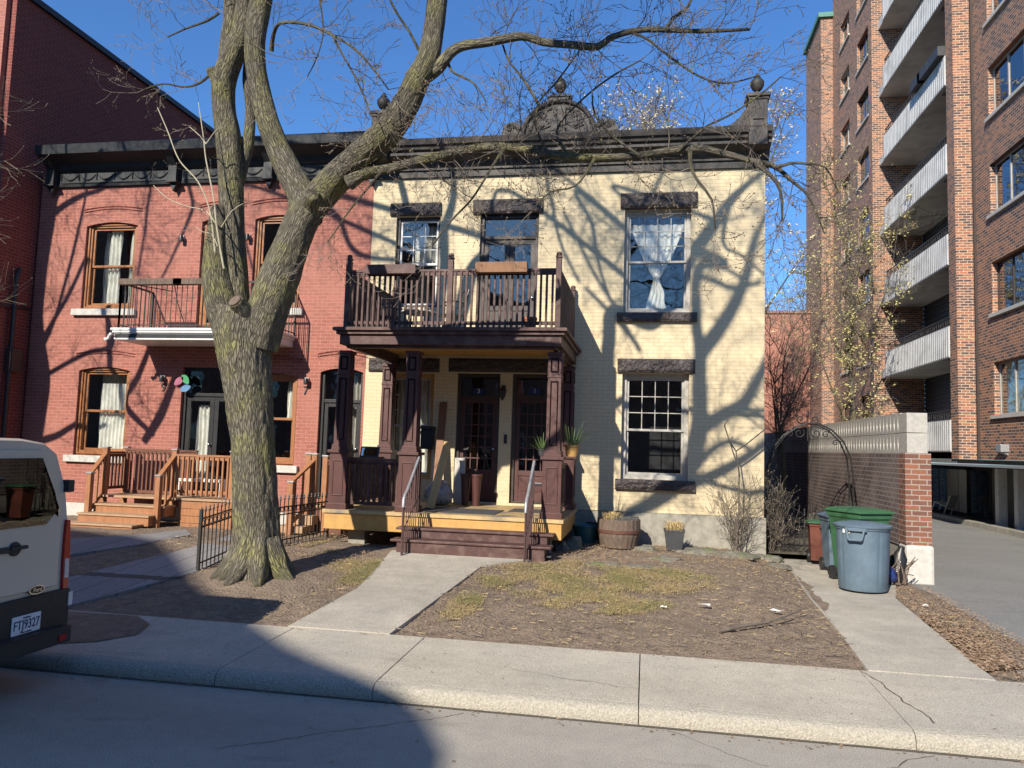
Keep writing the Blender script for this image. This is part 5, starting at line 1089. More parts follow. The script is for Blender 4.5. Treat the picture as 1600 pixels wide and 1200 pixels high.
# downlight box
y,z=XP(1553,700,8.9); b=MB(); b.box(9.0,9.35,y-.15,y+.15,z-.1,z+.1); b.prism([(9.05,z-.1),(9.3,z-.25),(9.35,z-.1)],y-.1,y+.1); tag(build('security_light',b,m['greymetal'],bevel=.01),'grey box security light under the apartment overhang','light')
y=XP(1472,780,10.5)[0]; CH=thing('garden_chair',(10.5,y,.45),'white plastic garden chair tipped behind the driveway kerb','chair'); mx=Matrix.Translation((10.5,y,.42))@Matrix.Rotation(R(-50),4,'Z')@Matrix.Rotation(R(20),4,'Y')
b=MB(); b.box(-.25,.25,-.25,.25,.2,.24,mx); build('seat',b,m['white'],CH,bevel=.01); b=MB(); b.box(.2,.25,-.25,.25,.24,.65,mx); build('backrest',b,m['white'],CH,bevel=.01)
for sx in(-.22,.22):
    for sy in(-.22,.22): b=MB(); b.box(sx-.02,sx+.02,sy-.02,sy+.02,-.1,.2,mx); build('leg',b,m['white'],CH)
# rear building
b=MB(); b.box(2.5,9.9,45,49,0,10.2); b.box(2.4,10,44.9,49.1,10.202,10.35)
tag(build('rear_brick_building',b,m['rearbrick']),'plain old orange brick building closing the gap behind the passage','building')
# ================= LEFT NEIGHBOUR =================
LB=thing('neighbour_building',(-18,18,.1),'tall dark red brick building left of the red house','building')
yf=14.0; lt=11.85
b=MB(); b.box(-24,-13.8,yf,40,0,lt); build('wall',b,m['darkbrick'],LB)
b=MB(); b.box(-24.1,-13.72,yf-.06,40.1,lt+.002,lt+.14); build('coping',b,m['black'],LB)
b=MB(); b.box(-14.25,-13.95,yf-.12,yf-.003,0,lt-.1); b.box(-14.9,-14.5,yf-.3,yf-.003,0,lt-.1); build('pilaster',b,m['redbrick'],LB)
b=MB(); b.tube([(-13.7,14.5,.5),(-13.7,14.5,5.6),(-13.72,14.6,5.8)],.05,10); b.tube([(-13.74,14.15,4.9),(-13.74,14.95,4.95)],.03,8); build('downpipe',b,m['black'],LB)
b=MB(); y,z=XP(18,560,-13.79); b.box(-13.79,-13.6,14.45,14.75,z-.3,z+.2); tag(build('utility_box',b,m['brownframe'],bevel=.01),'grey utility box on the dark side wall left of the red house','utility box')

# ================= BUILDING ACROSS THE STREET (throws the foreground shade) =================
yb=-9.0
def hb(x,y): h=(y-yb)/ST.y; return (x-h*ST.x,.12-h*ST.z)
pts=[hb(-14,14.2),hb(-10,13.1),hb(-7.9,12.4),hb(-6.9,11.3),hb(-6.3,10.5),hb(-5.7,9.7),hb(-5.1,9.05),hb(-4.6,8.55),hb(-4.2,8.15),hb(-3.8,7.75),hb(-3.4,7.35),hb(-3.0,7.05),hb(-2.6,6.8),hb(-2.06,6.45),hb(-1.7,5.9),hb(-1.45,5.4),hb(-1.2,4.2)]
poly=[(pts[0][0]-25,0),(pts[0][0]-25,pts[0][1])]+pts+[(pts[-1][0]+.1,8.2),(26,8.2),(26,0)]
b=MB(); b.prism(poly[::-1],yb-9,yb); OB=tag(build('brick_row_house',b,m['aptbrick']),'brick row house across the street behind the viewer','building')
for i in range(11):
    for zz in (1.2,4.4)+((7.4,) if i<5 else ()):
        x=-26+i*4.6; w1=MB(); w1.box(x,x+1.3,yb+.005,yb+.06,zz,zz+1.8); wo=build('window',w1,m['white'],OB); g_=MB(); g_.box(x+.08,x+1.22,yb+.061,yb+.07,zz+.08,zz+1.72); build('pane',g_,m['glassblue'],wo)

# ================= VAN =================
vx=-5.24; vy0,vy1=4.31,6.375
VN=thing('parked_van',(-8.2,5.18,0),'cream white cargo van parked at the kerb with black rear bumper','van')
rfz=XP(40,690,vx)[1]
hgt=rfz+.03
def vsec(s=1,inset=0,dz=0):
    pts=[]; c=(vy0+vy1)/2; w2=(vy1-vy0)/2-inset
    prof=[(1.0,.45),(1.0,1.15),(.985,1.4),(.935,1.66),(.88,1.82),(.79,hgt-.12),(.66,hgt-.04),(.4,hgt-.005),(0,hgt)]
    L=[(c+w2*a,z+dz) for a,z in prof]; Rr=[(c-w2*a,z+dz) for a,z in prof[::-1][1:]]
    return L+Rr
b=MB(); secs=[(vx+.0,.015,-.02),(vx-.04,.0,0),(vx-.8,0,0),(vx-4.0,0,0),(vx-4.35,.02,-.05)]; n=len(vsec())
for x,i_,d_ in secs: b.v+=[(x,y,z) for y,z in vsec(1,i_,d_)]
b.v+=[(vx-5.0,y,min(z,1.15)) for y,z in vsec(1,.04,0)]; b.v+=[(vx-5.5,y,min(z,.95)) for y,z in vsec(1,.15,0)]
K=7
for l in range(K-1):
    for i in range(n): b.f.append((l*n+i,l*n+(i+1)%n,(l+1)*n+(i+1)%n,(l+1)*n+i))
b.f.append(tuple(range(n))); b.f.append(tuple((K-1)*n+i for i in range(n))[::-1])
build('body',b,m['vanpaint'],VN,smooth=True)
def vp(px,py,off=0): y,z=XP(px,py,vx); return (vx+off,y,z)
def vpanel(name,pts,mt,off0,off1,parent=None,bev=.006,fn=None):
    Q=[XP(px,py,vx) for px,py in pts]; bb=MB(); bb.prism([(y,z) for y,z in Q],vx+off0,vx+off1,'x'); return build(name,bb,m[mt],parent or VN,bevel=bev)
# door seams as thin panels, window
zc_=XP(0,0,vx)
yc_=(vy0+vy1)/2
ypr=XP(97,760,vx)[0]
dr=MB(); 
def yz(px,py): return XP(px,py,vx)
zl_=yz(40,925)[1]; zu_=yz(40,703)[1]
for (ya_,yb2) in ((yc_+.008,vy1-.13),(vy0+.13,yc_-.008)):
    sgn=1 if ya_>yc_ else -1
    e0,e1=(ya_,yb2)
    pts=[(e0,zl_),(e1,zl_),(e1,1.4),(e1-.07,1.66),(e1-.15,1.80),(e1-.28,zu_),(e0,zu_)] if sgn>0 else [(e0,zl_),(e1,zl_),(e1,zu_),(e0+.28,zu_),(e0+.15,1.8),(e0+.07,1.66),(e0,1.4)]
    dr=MB(); dr.prism(pts,vx+.0,vx+.03,'x'); dob=build('rear_door',dr,m['vanpaint'],VN,bevel=.012)
    # glass
    zb2=yz(40,822)[1]; ins=.09
    gp_=[(e0+ins,zb2),(e1-.2,zb2),(e1-.06,zb2+.13),(e1-.06,1.45),(e1-.12,1.66),(e1-.19,1.78),(e1-.30,zu_-.07),(e0+ins,zu_-.07)] if sgn>0 else [(e0+.2,zb2),(e1-ins,zb2),(e1-ins,zu_-.07),(e0+.30,zu_-.07),(e0+.19,1.78),(e0+.12,1.66),(e0+.06,1.45),(e0+.06,zb2+.13)]
    gg=MB(); gg.prism(gp_,vx+.031,vx+.036,'x'); build('rear_window',gg,m['vanblack'],dob); g2=MB(); g2.prism([(yc_+(y-yc_)*1,z) for y,z in gp_],vx+.037,vx+.041,'x'); build('glass',g2,m['carglass'],dob)
b=MB(); y,z=yz(14,857); b.box(vx+.031,vx+.06,y-.16,y+.07,z-.03,z+.02); b.tube([(vx+.031,y+.02,z-.005),(vx+.05,y+.02,z-.005)],.06,18); b.box(vx+.05,vx+.075,y-.05,y+.13,z-.012,z+.018); build('door_handle',b,m['vanblack'],VN,bevel=.008)
# tail light
tp=[(101,812),(106.5,812),(105.5,870),(101,930),(93,930),(95,880),(98,840)]
Q=[yz(*q) for q in tp]; b=MB(); b.prism(Q,vx-.02,vx+.03,'x'); tl=build('tail_light',b,m['redlens'],VN,bevel=.008)
Q=[yz(*q) for q in ((97,872),(103,872),(101.5,902),(95.5,902))]; b=MB(); b.prism(Q,vx+.0302,vx+.035,'x'); build('reverse_lens',b,m['clearlens'],tl)
c2_=[(2*yc_-a,z) for a,z in [yz(*q) for q in tp]]; b=MB(); b.prism(c2_,vx-.02,vx+.03,'x'); build('tail_light',b,m['redlens'],VN,bevel=.008)
# bumper
b=MB(); zbt=yz(60,928)[1]; b.box(vx-.35,vx+.05,vy0-.0,vy1+.01,.42,zbt); b.box(vx-.3,vx+.14,vy0+.05,vy1-.05,.33,.47); b.box(vx-.3,vx+.15,vy0+.2,vy1-.2,.472,.485)
build('rear_bumper',b,m['vanblack'],VN,bevel=.03)
b=MB(); b.box(vx+.1405,vx+.15,vy1-.2,vy1-.12,.36,.41); build('reflector',b,m['redlens'],VN)
b=MB(); y,z=yz(101,936); b.box(vx+.051,vx+.056,y-.02,y+.03,z-.05,z+.07); build('bumper_cap',b,m['white'],VN)
# hinge
b=MB(); y,z=yz(105,760); b.box(vx-.05,vx+.05,vy1-.11,vy1-.03,z-.05,z+.06); build('hinge',b,m['vanblack'],VN,bevel=.01)
# plate
FX=Matrix.Rotation(R(90),4,'Z')@Matrix.Rotation(R(90),4,'X')
y,z=yz(31.5,974); b=MB(); b.box(vx+.052,vx+.062,y-.155,y+.155,z-.078,z+.078); pl=build('licence_plate',b,m['plate'],VN,bevel=.003)
t=text_mesh('FTJ9327',.115,.004); xs_=[v[0] for v in t.v]; sc=.275/(max(xs_)-min(xs_)); t=xform(t,Matrix.Translation((vx+.064,y,z-.002))@FX@Matrix.Diagonal((sc,.95,1,1))); build('lettering',t,m['plateblue'],pl,fix=False)
t=xform(text_mesh('Québec',.026,.004),Matrix.Translation((vx+.064,y,z+.058))@FX); build('lettering',t,m['plateblue'],pl,fix=False)
t=xform(text_mesh('Je me souviens',.02,.004),Matrix.Translation((vx+.064,y,z-.062))@FX); build('lettering',t,m['plateblue'],pl,fix=False)
y,z=yz(52,921); 
b=MB(); 
for (a_,c_,o1,o2,mt_) in ((.085,.038,.031,.038,'chrome'),(.075,.031,.0381,.041,'black')):
    bb=MB(); pts=[(y+a_*math.cos(q_*6.283/32),z+c_*math.sin(q_*6.283/32)) for q_ in range(32)]; bb.prism(pts,vx+o1,vx+o2,'x'); o=build('emblem' if mt_=='chrome' else 'emblem_field',bb,m[mt_],VN if mt_=='chrome' else emb); 
    if mt_=='chrome': emb=o
t=text_mesh('Ford',.05,.003); t=xform(t,Matrix.Translation((vx+.043,y,z))@FX@Matrix.Shear('XZ',4,(0,0))); build('lettering',t,m['chrome'],emb,fix=False)
for xx in (vx-1.15,vx-4.6):
    for yy in (vy0+.12,vy1-.12):
        b=MB(); b.tube([(xx,yy-.11,.34),(xx,yy+.11,.34)],.34,32); wh=build('wheel',b,m['vanblack'],VN,smooth=True); b=MB(); s=1 if yy>yc_ else -1; b.lathe((0,0,0),[(.2,0),(.2,.01),(.12,.03),(.05,.035),(0,.035)],20); xform(b,Matrix.Translation((xx,yy+s*.111,.34))@Matrix.Rotation(R(-90*s),4,'X')); build('rim',b,m['greymetal'],wh,smooth=True)
# side glass and mirrors out of frame
b=MB(); b.box(vx-4.3,vx-3.4,vy1-.10,vy1-.045,1.2,1.75); build('side_window',b,m['black'],VN)

# ================= TREES =================
class LM(MB):
    def __init__(s): super().__init__(); s.uv=[]
def resample(pts,rad,step):
    P=[Vector(p) for p in pts]; out=[];ro=[]
    for i in range(len(P)-1):
        p0=P[max(i-1,0)];p1=P[i];p2=P[i+1];p3=P[min(i+2,len(P)-1)]; L=(p2-p1).length; n=max(1,int(L/step))
        for k_ in range(n):
            t=k_/n; out.append(.5*((2*p1)+(p2-p0)*t+(2*p0-5*p1+4*p2-p3)*t*t+(3*p1-p0-3*p2+p3)*t**3)); ro.append(rad[i]+(rad[i+1]-rad[i])*t)
    out.append(P[-1]); ro.append(rad[-1]); return out,ro
def limb(mb,pts,rad,n=16,step=.08,amp=.0,ridge=0,flare=None,seed=0):
    P,Rr=resample(pts,rad,step); u=None; L=0; base=len(mb.v); m1=n+1
    for i,p in enumerate(P):
        t=(P[min(i+1,len(P)-1)]-P[max(i-1,0)]).normalized()
        if u is None: u=Vector((1,0,0)); 
        u=(u-t*u.dot(t)); u=u.normalized() if u.length>1e-6 else t.orthogonal().normalized(); v=t.cross(u)
        if i: L+=(p-P[i-1]).length
        for k_ in range(m1):
            a=2*math.pi*(k_%n)/n; d=u*math.cos(a)+v*math.sin(a); r=Rr[i]
            if amp: 
                q=Vector((math.cos(a)*2,math.sin(a)*2,L*1.3+seed)); r*=1+amp*mn.noise(q*.9)*1.6+amp*.5*mn.noise(q*2.6)
            if ridge: r+=ridge*mn.noise(Vector((math.cos(a)*Rr[i]*38,math.sin(a)*Rr[i]*38,L*5+seed)))
            if flare: r*=flare(L,a)
            mb.v.append(tuple(p+d*r)); mb.uv.append((k_/n*6.283*max(.06,rad[0]*.8),L))
    for i in range(len(P)-1):
        for k_ in range(n): a=base+i*m1+k_; mb.f.append((a,a+1,a+m1+1,a+m1))
    e=base+(len(P)-1)*m1; mb.f.append(tuple(e+k_ for k_ in range(n)))
    return P
rng=random.Random(11); MINR=.0026
def twig(mb,bd,p,d,L,r,lev,up_=.12,wig=.35,leafp=.8,bs=.007,nsid=3):
    n=max(3,int(L/.11)); seg=L/n; pts=[Vector(p)]; q=Vector(p); d=Vector(d).normalized(); dirs=[]
    for i in range(n):
        d=(d+Vector((rng.gauss(0,wig),rng.gauss(0,wig),rng.gauss(0,wig)+up_))*.5).normalized(); q=q+d*seg; pts.append(q.copy()); dirs.append(d.copy())
    rad=[max(MINR,r*(1-.6*i/n)) for i in range(n+1)]
    mb.tube(pts,rad,nsid if r<.012 else 5,cap=False)
    if lev>0:
        for i in range(1,n+1):
            k_=1 if rng.random()<.75 else 2
            for _ in range(k_):
                if L<.15: continue
                dd=dirs[i-1]; o=dd.orthogonal().normalized(); a=rng.uniform(0,6.283); o=Matrix.Rotation(a,3,dd)@o
                nd=(dd*rng.uniform(.5,1.0)+o*rng.uniform(.5,1.0)).normalized(); twig(mb,bd,pts[i],nd,L*rng.uniform(.32,.62),rad[i]*.6,lev-1,up_,wig,leafp,bs)
    if bd is not None and rng.random()<leafp:
        for c in (pts[-1],)+((pts[-2],) if rng.random()<.5 else ()):
            s=bs*rng.uniform(.7,1.3); bd.add([c+Vector((s,0,0)),c+Vector((0,s,0)),c-Vector((s,0,0)),c-Vector((0,s,0)),c+Vector((0,0,s*1.4)),c-Vector((0,0,s*1.2))],[(0,1,4),(1,2,4),(2,3,4),(3,0,4),(1,0,5),(2,1,5),(3,2,5),(0,3,5)])
def px_limb(lst,n=16,**kw):
    """lst: (px,py,width px,y)"""
    pts=[];rad=[]
    for px,py,w_,y in lst:
        q=P3(px,py,y); z=(q-CAM).dot(fw); pts.append(q); rad.append(w_/2*z/F)
    return pts,rad
TR=thing('maple_tree',tuple(P3(400,905,9.85)),'large bare maple with mossy grey bark, forking trunk and budding twigs in the front yard','tree')
tb=LM(); thin=MB(); tw=MB(); bd=MB()
base_=G(400,905); by_=9.85
def flare(L,a): 
    return 1+ (.30+.34*max(0,math.sin(a*3+.6))+.20*max(0,math.cos(a*5)))*math.exp(-L/.26)
pts,rad=px_limb([(404,925,80,by_),(402,900,76,by_),(401,860,71,by_),(399,800,65,by_),(397,740,63,by_),(394,680,65,by_),(388,620,72,by_),(383,560,84,by_),(383,520,92,by_),(388,485,84,by_)]); 
limb(tb,pts,rad,n=96,step=.035,amp=.07,ridge=.012,flare=flare,seed=1)
for i,(an,ln,rr_) in enumerate(((-100,.42,.12),(-150,.40,.11),(-60,.46,.12),(-15,.50,.12),(25,.4,.1),(170,.42,.1),(120,.4,.1),(-125,.3,.1))):
    q=P3(402,880,by_); dx_,dy_=math.cos(R(an)),math.sin(R(an)); ex,ey=q.x+dx_*(.28+ln*.72),q.y+dy_*(.28+ln*.72)
    limb(tb,[Vector((q.x+dx_*.16,q.y+dy_*.16,q.z+.32)),Vector((q.x+dx_*.29,q.y+dy_*.29,q.z+.05)),Vector((q.x+dx_*.42,q.y+dy_*.42,q.z-.10)),Vector((ex,ey,q.z-.22))],[rr_*1.35,rr_*1.3,rr_*.95,rr_*.4],n=20,step=.03,amp=.12,seed=i*7)
# left stump lobe
pts,rad=px_limb([(374,545,58,by_),(351,492,50,by_-.05),(338,440,44,by_-.1),(336,400,36,by_-.1),(338,370,30,by_-.08),(341,340,25,by_-.05),(342,322,21,by_-.05)]); limb(tb,pts,rad,n=48,step=.04,amp=.06,ridge=.005,seed=5)
# stem B
ptsB,radB=px_limb([(382,540,52,by_+.1),(368,480,44,by_+.1),(367,420,38,by_+.1),(363,360,37,by_+.1),(361,300,37,by_+.1),(359,250,38,by_+.1),(356,210,38,by_+.1),(350,170,34,by_+.1),(350,130,36,by_+.05),(362,90,35,by_),(377,50,30,by_),(383,0,26,by_),(386,-70,24,by_-.1),(378,-160,20,by_-.2),(382,-260,16,by_-.4),(370,-380,11,by_-.6)]); limb(tb,ptsB,radB,n=40,step=.05,amp=.05,ridge=.006,seed=9)
pts,rad=px_limb([(352,150,26,by_+.05),(336,118,20,by_+.05),(331,106,19,by_)]); limb(tb,pts,rad,n=24,step=.04,amp=.06,seed=3)
pts,rad=px_limb([(352,110,24,by_),(354,70,22,by_),(360,20,22,by_),(356,-60,18,by_+.2),(340,-180,14,by_+.4)]); limb(tb,pts,rad,n=24,step=.05,amp=.05,seed=4); ptsB2=pts;radB2=rad
# thin stem behind
ptsE,radE=px_limb([(368,300,20,by_+.25),(378,262,19,by_+.25),(388,220,18,by_+.25),(391,170,15,by_+.25),(386,125,14,by_+.2),(388,90,12,by_+.2)]); limb(tb,ptsE,radE,n=20,step=.05,seed=6)
# right limb D
ptsD,radD=px_limb([(400,540,66,by_),(420,480,62,by_-.02),(438,430,60,by_-.05),(455,385,54,by_-.08),(474,340,50,by_-.1),(496,312,47,by_-.1),(530,275,46,by_-.25),(572,238,45,by_-.5),(610,200,44,by_-.75),(636,160,40,by_-.85),(652,125,38,by_-.9),(668,95,36,by_-.9),(676,60,33,by_-.85),(682,20,31,by_-.85),(688,-50,30,by_-.87),(698,-120,29,by_-.9)]); ptsD+=[wallback(*q) for q in ((1016,505,8.8),(1035,478,8.85),(1062,430,8.8),(1086,392,8.7),(1120,345,8.6),(1140,315,8.5),(1175,282,8.4),(1215,255,8.3))]; radD+=[.125,.11,.105,.11,.10,.08,.05,.02]; limb(tb,ptsD,radD,n=56,step=.045,amp=.06,ridge=.008,seed=12)
# stem C
ptsC,radC=px_limb([(478,345,50,by_-.1),(474,310,46,by_-.05),(456,275,40,by_-.05),(436,235,36,by_-.05),(420,195,34,by_-.1),(408,150,32,by_-.1),(400,105,31,by_-.15),(399,60,32,by_-.2),(405,20,33,by_-.2),(412,-20,32,by_-.25),(420,-110,29,by_-.4),(426,-210,26,by_-.8),(430,-330,22,by_-1.4)]); limb(tb,ptsC,radC,n=44,step=.045,amp=.05,ridge=.006,seed=15)
# knots / cut ends
q=P3(370,474,by_-.40); limb(tb,[q+Vector((.12,.42,-.32)),q+Vector((.05,.2,-.14)),q+Vector((.01,.05,-.02)),q+Vector((-.01,-.03,.03))],[.17,.14,.115,.105],n=28,step=.03,amp=.07,seed=3)
cut=MB(); dn=Vector((-.25,-.8,.55)).normalized(); u_=dn.orthogonal().normalized(); v_=dn.cross(u_); c_=q+Vector((-.012,-.036,.034))
cut.add([c_+(u_*math.cos(a*.3927)+v_*math.sin(a*.3927))*.092 for a in range(16)]+[c_+dn*.012+(u_*math.cos(a*.3927)+v_*math.sin(a*.3927))*.08 for a in range(16)]+[c_+dn*.016],[(a,(a+1)%16,16+(a+1)%16,16+a) for a in range(16)]+[(16+a,16+(a+1)%16,32) for a in range(16)])
q=P3(488,308,by_-.35); limb(tb,[q+Vector((-.12,.25,-.15)),q,q+Vector((.03,-.06,.03))],[.13,.11,.085],n=24,step=.03,amp=.1,seed=8)
# limb F
ptsF,radF=px_limb([(668,118,22,by_-0.85),(686,104,20,by_-0.90),(702,84,17,by_-0.95),(722,72,15,by_-0.95),(760,66,14,by_-1.00),(815,57,12,by_-1.05),(850,66,12,by_-1.05),(890,70,12,by_-1.15),(934,73,12,by_-1.15),(952,60,10,by_-1.15),(990,48,9,by_-1.25),(1030,46,9,by_-1.25),(1070,48,7,by_-1.35),(1120,48,6,by_-1.45),(1172,46,4,by_-1.45)]); limb(tb,ptsF,radF,n=16,step=.06,amp=.08,seed=20)
ptsG,radG=px_limb([(545,285,26,by_-0.40),(575,268,18,by_-0.45),(615,262,15,by_-0.50),(660,250,15,by_-0.60),(705,240,15,by_-0.70),(760,230,14,by_-0.80),(820,233,13,by_-0.90),(880,244,13,by_-1.00),(940,246,12,by_-1.10),(1000,243,12,by_-1.20),(1045,236,12,by_-1.20),(1090,232,12,by_-1.30),(1130,240,10,by_-1.30),(1170,250,9,by_-1.40),(1210,260,8,by_-1.40),(1240,285,5,by_-1.40),(1262,305,4,by_-1.40),(1278,340,3,by_-1.40),(1288,365,2,by_-1.40)]); limb(tb,ptsG,radG,n=16,step=.06,amp=.08,seed=21)
def thinl(lst,n=8):
    p,r=px_limb(lst); limb(tb,p,r,n=n,step=.08,amp=.05,seed=lst[0][0]); return p,r
subs=[]
A_=lambda *l: subs.append(thinl(list(l)))
yy=by_-1.25
A_((1040,46,6,yy),(1052,28,6,yy),(1072,14,5,yy),(1083,-8,4,yy))
A_((985,50,5,yy),(1010,60,4,yy),(1042,85,4,yy),(1090,118,3.5,yy-.1),(1135,130,3,yy-.1),(1185,118,2,yy-.1))
A_((1180,255,7,by_-1.50),(1205,275,6,by_-1.50),(1220,300,5,by_-1.50),(1222,345,3,by_-1.50))
A_((1212,262,6,by_-1.50),(1235,255,5,by_-1.50),(1262,256,4,by_-1.50),(1290,262,3,by_-1.50),(1310,300,2,by_-1.50))
A_((1078,235,7,by_-1.40),(1080,262,6,by_-1.40),(1092,285,5,by_-1.50),(1112,312,4,by_-1.50),(1118,358,2,by_-1.50))
A_((424,80,8,by_-0.15),(428,52,6,by_-0.3),(440,36,5,by_-0.70),(480,38,5,by_-0.90),(520,55,4,by_-1.00),(556,78,4,by_-1.10),(585,110,3,by_-1.10),(607,140,2,by_-1.10))
A_((520,56,4,by_-1.00),(535,85,3,by_-1.10),(560,130,3,by_-1.20),(580,180,2,by_-1.20))
A_((332,112,5,by_),(315,128,4,by_),(290,136,3,by_),(255,131,2.5,by_),(225,140,2,by_))
A_((342,20,5,by_),(325,32,4,by_),(290,45,3,by_),(262,58,2,by_))
A_((654,78,5,by_-0.80),(640,50,4,by_-0.90),(620,20,4,by_-1.00),(600,-20,4,by_-1.10))
A_((700,84,5,by_-0.80),(705,110,4,by_-0.90),(740,130,3,by_-1.00),(760,160,2,by_-1.10))
A_((790,228,6,by_-0.90),(768,262,4,by_-1.00),(738,310,3,by_-1.10),(705,345,3,by_-1.20),(675,385,2,by_-1.20))
A_((860,245,6,by_-1.00),(838,200,4,by_-1.00),(842,160,3,by_-1.00),(868,130,3,by_-1.10),(905,80,2,by_-1.20))
A_((890,245,6,by_-1.00),(870,205,4,by_-1.10),(905,160,3,by_-1.10),(955,120,3,by_-1.20),(1000,95,2,by_-1.20))
A_((840,160,5,by_-0.90),(815,120,4,by_-0.90),(795,95,3,by_-0.90),(785,68,3,by_-0.90))
A_((930,246,5,by_-1.20),(900,290,3,by_-1.30),(860,300,3,by_-1.30),(830,330,2,by_-1.30))
A_((600,262,5,by_-0.60),(570,300,3,by_-0.70),(545,330,3,by_-0.70),(525,360,2,by_-0.70),(512,378,1.5,by_-0.70))
A_((1000,243,5,by_-1.30),(960,215,4,by_-1.30),(930,180,3,by_-1.40),(925,140,2,by_-1.40))
A_((1060,236,5,by_-1.30),(1100,200,4,by_-1.40),(1140,180,3,by_-1.40),(1185,150,3,by_-1.40),(1220,120,2,by_-1.40))
A_((500,0,3,by_-1.30),(505,50,2,by_-1.30),(495,90,2,by_-1.30),(480,120,1.5,by_-1.30))
# pale water shoots
sh=LM(); 
def shoot(lst):
    p,r=px_limb(lst); limb(sh,p,r,n=8,step=.08)
    return p
ys=by_-.42
S_=[shoot([(350,420,3.1,ys),(346,400,3.1,ys),(338,350,2.8,ys),(334,310,2.5,ys),(322,250,2.2,ys),(318,215,1.9,ys),(310,160,1.2,ys)]),shoot([(336,395,2.8,ys),(328,330,2.5,ys),(310,285,2.2,ys),(280,250,1.9,ys),(262,205,1.9,ys),(246,168,1.2,ys)]),shoot([(338,352,2.2,ys),(322,330,1.9,ys),(290,322,1.6,ys),(262,310,1.6,ys),(240,290,1.2,ys)]),shoot([(340,385,1.9,ys),(330,365,1.6,ys),(316,362,1.2,ys),(306,355,1.2,ys)]),shoot([(346,355,1.9,ys),(362,330,1.6,ys),(380,318,1.2,ys)]),shoot([(322,225,1.9,ys),(312,212,1.6,ys),(296,198,1.2,ys)]),shoot([(322,225,1.9,ys),(334,208,1.2,ys),(345,196,0.9,ys)])]
# limbs over the street above the frame (cast the shade on the cream wall)
def K(lst,y0,n=20):
    pts=[];rad=[]
    for px,py,w_,dy in lst: pts.append(wallback(px,py,y0+dy)); rad.append(w_/2/78)
    limb(tb,pts,rad,n=n,step=.1,amp=.06,seed=lst[0][0]); return pts,rad
over=[]
link=[ptsD[-5],Vector((-.95,7.6,10.6)),wallback(1092,420,5.9),wallback(1088,500,5.8),wallback(1094,550,5.8),wallback(1093,600,5.7),wallback(1093,650,5.6),wallback(1085,700,5.5),wallback(1062,750,5.4),wallback(1020,785,5.3),wallback(965,812,5.2),wallback(925,840,5.1)]
limb(tb,link,[.09,.085,.085,.10,.12,.14,.15,.17,.17,.13,.09,.05],n=24,step=.1,amp=.07,seed=33)
over.append(K([(1094,552,22,0),(1125,512,19,0),(1150,470,17,-.1),(1166,430,14,-.1),(1176,385,11,-.2),(1190,350,8,-.2),(1215,300,5,-.3)],5.8))
over.append(K([(1090,430,10,.1),(1120,440,9,.1),(1145,450,8,.1),(1190,440,6,.1)],5.8))
over.append(K([(1075,700,16,0),(1100,668,17,0),(1130,648,18,0),(1160,632,17,0),(1180,600,14,.1),(1198,565,12,.1),(1220,520,8,.1)],5.8))
over.append(K([(1045,765,20,0),(1090,752,16,0),(1130,735,14,.1),(1165,715,12,.1),(1200,690,10,.2),(1240,660,6,.2)],5.3))
over.append(K([(1080,740,11,0),(1110,705,10,0),(1140,690,9,.1),(1170,700,7,.2)],5.4))
over.append(K([(1152,638,9,0),(1180,642,8,0),(1215,640,6,0)],5.8))
over.append(K([(1168,440,8,0),(1135,420,6,0),(1110,408,6,.1),(1088,402,5,.1)],5.8))

over.append(K([(915,450,6,.2),(945,480,7,.1),(985,525,8,0),(1000,548,7,0)],6.8)); over.append(K([(880,330,5,.2),(905,380,6,.1),(930,430,6,0),(975,500,6,0)],7.2)); over.append(K([(960,420,4,0),(985,360,5,0),(1010,320,6,0),(1040,260,6,0)],7.2))
def bough(start,r0_,lst,y0):
    pts=[Vector(start)]+[wallback(px,py,y0) for px,py,w_ in lst]; rad=[r0_]+[w_/2/78 for px,py,w_ in lst]
    limb(tb,pts,rad,n=12,step=.12,amp=.06,seed=lst[0][0]); over.append((pts,rad)); return pts
bough(ptsC[-1],.07,[(505,300,9),(530,340,9),(548,385,9),(578,402,8),(640,407,6)],8.4)
bough(ptsB[-1],.06,[(330,250,8),(300,330,7),(270,400,5),(250,440,4)],8.8)
bough(ptsB2[-1],.06,[(260,240,7),(235,300,6),(225,370,5),(215,430,4)],8.8)
bough(ptsB2[-2],.05,[(390,290,6),(380,350,5),(395,420,4)],8.9)
bough(ptsD[-6],.06,[(905,300,7),(925,350,7),(935,410,6),(955,470,5),(985,520,4)],8.3)
bough(ptsD[-6],.05,[(870,270,6),(865,330,6),(880,390,5),(905,440,4)],8.4)
bough(ptsD[-7],.06,[(800,300,7),(770,350,6),(760,400,5)],8.4)
bough(ptsD[-4],.05,[(960,290,6),(1000,330,5),(1030,380,5),(1060,450,4)],8.0)
bough(ptsD[-3],.05,[(1130,380,6),(1160,400,5),(1195,430,4)],7.8)
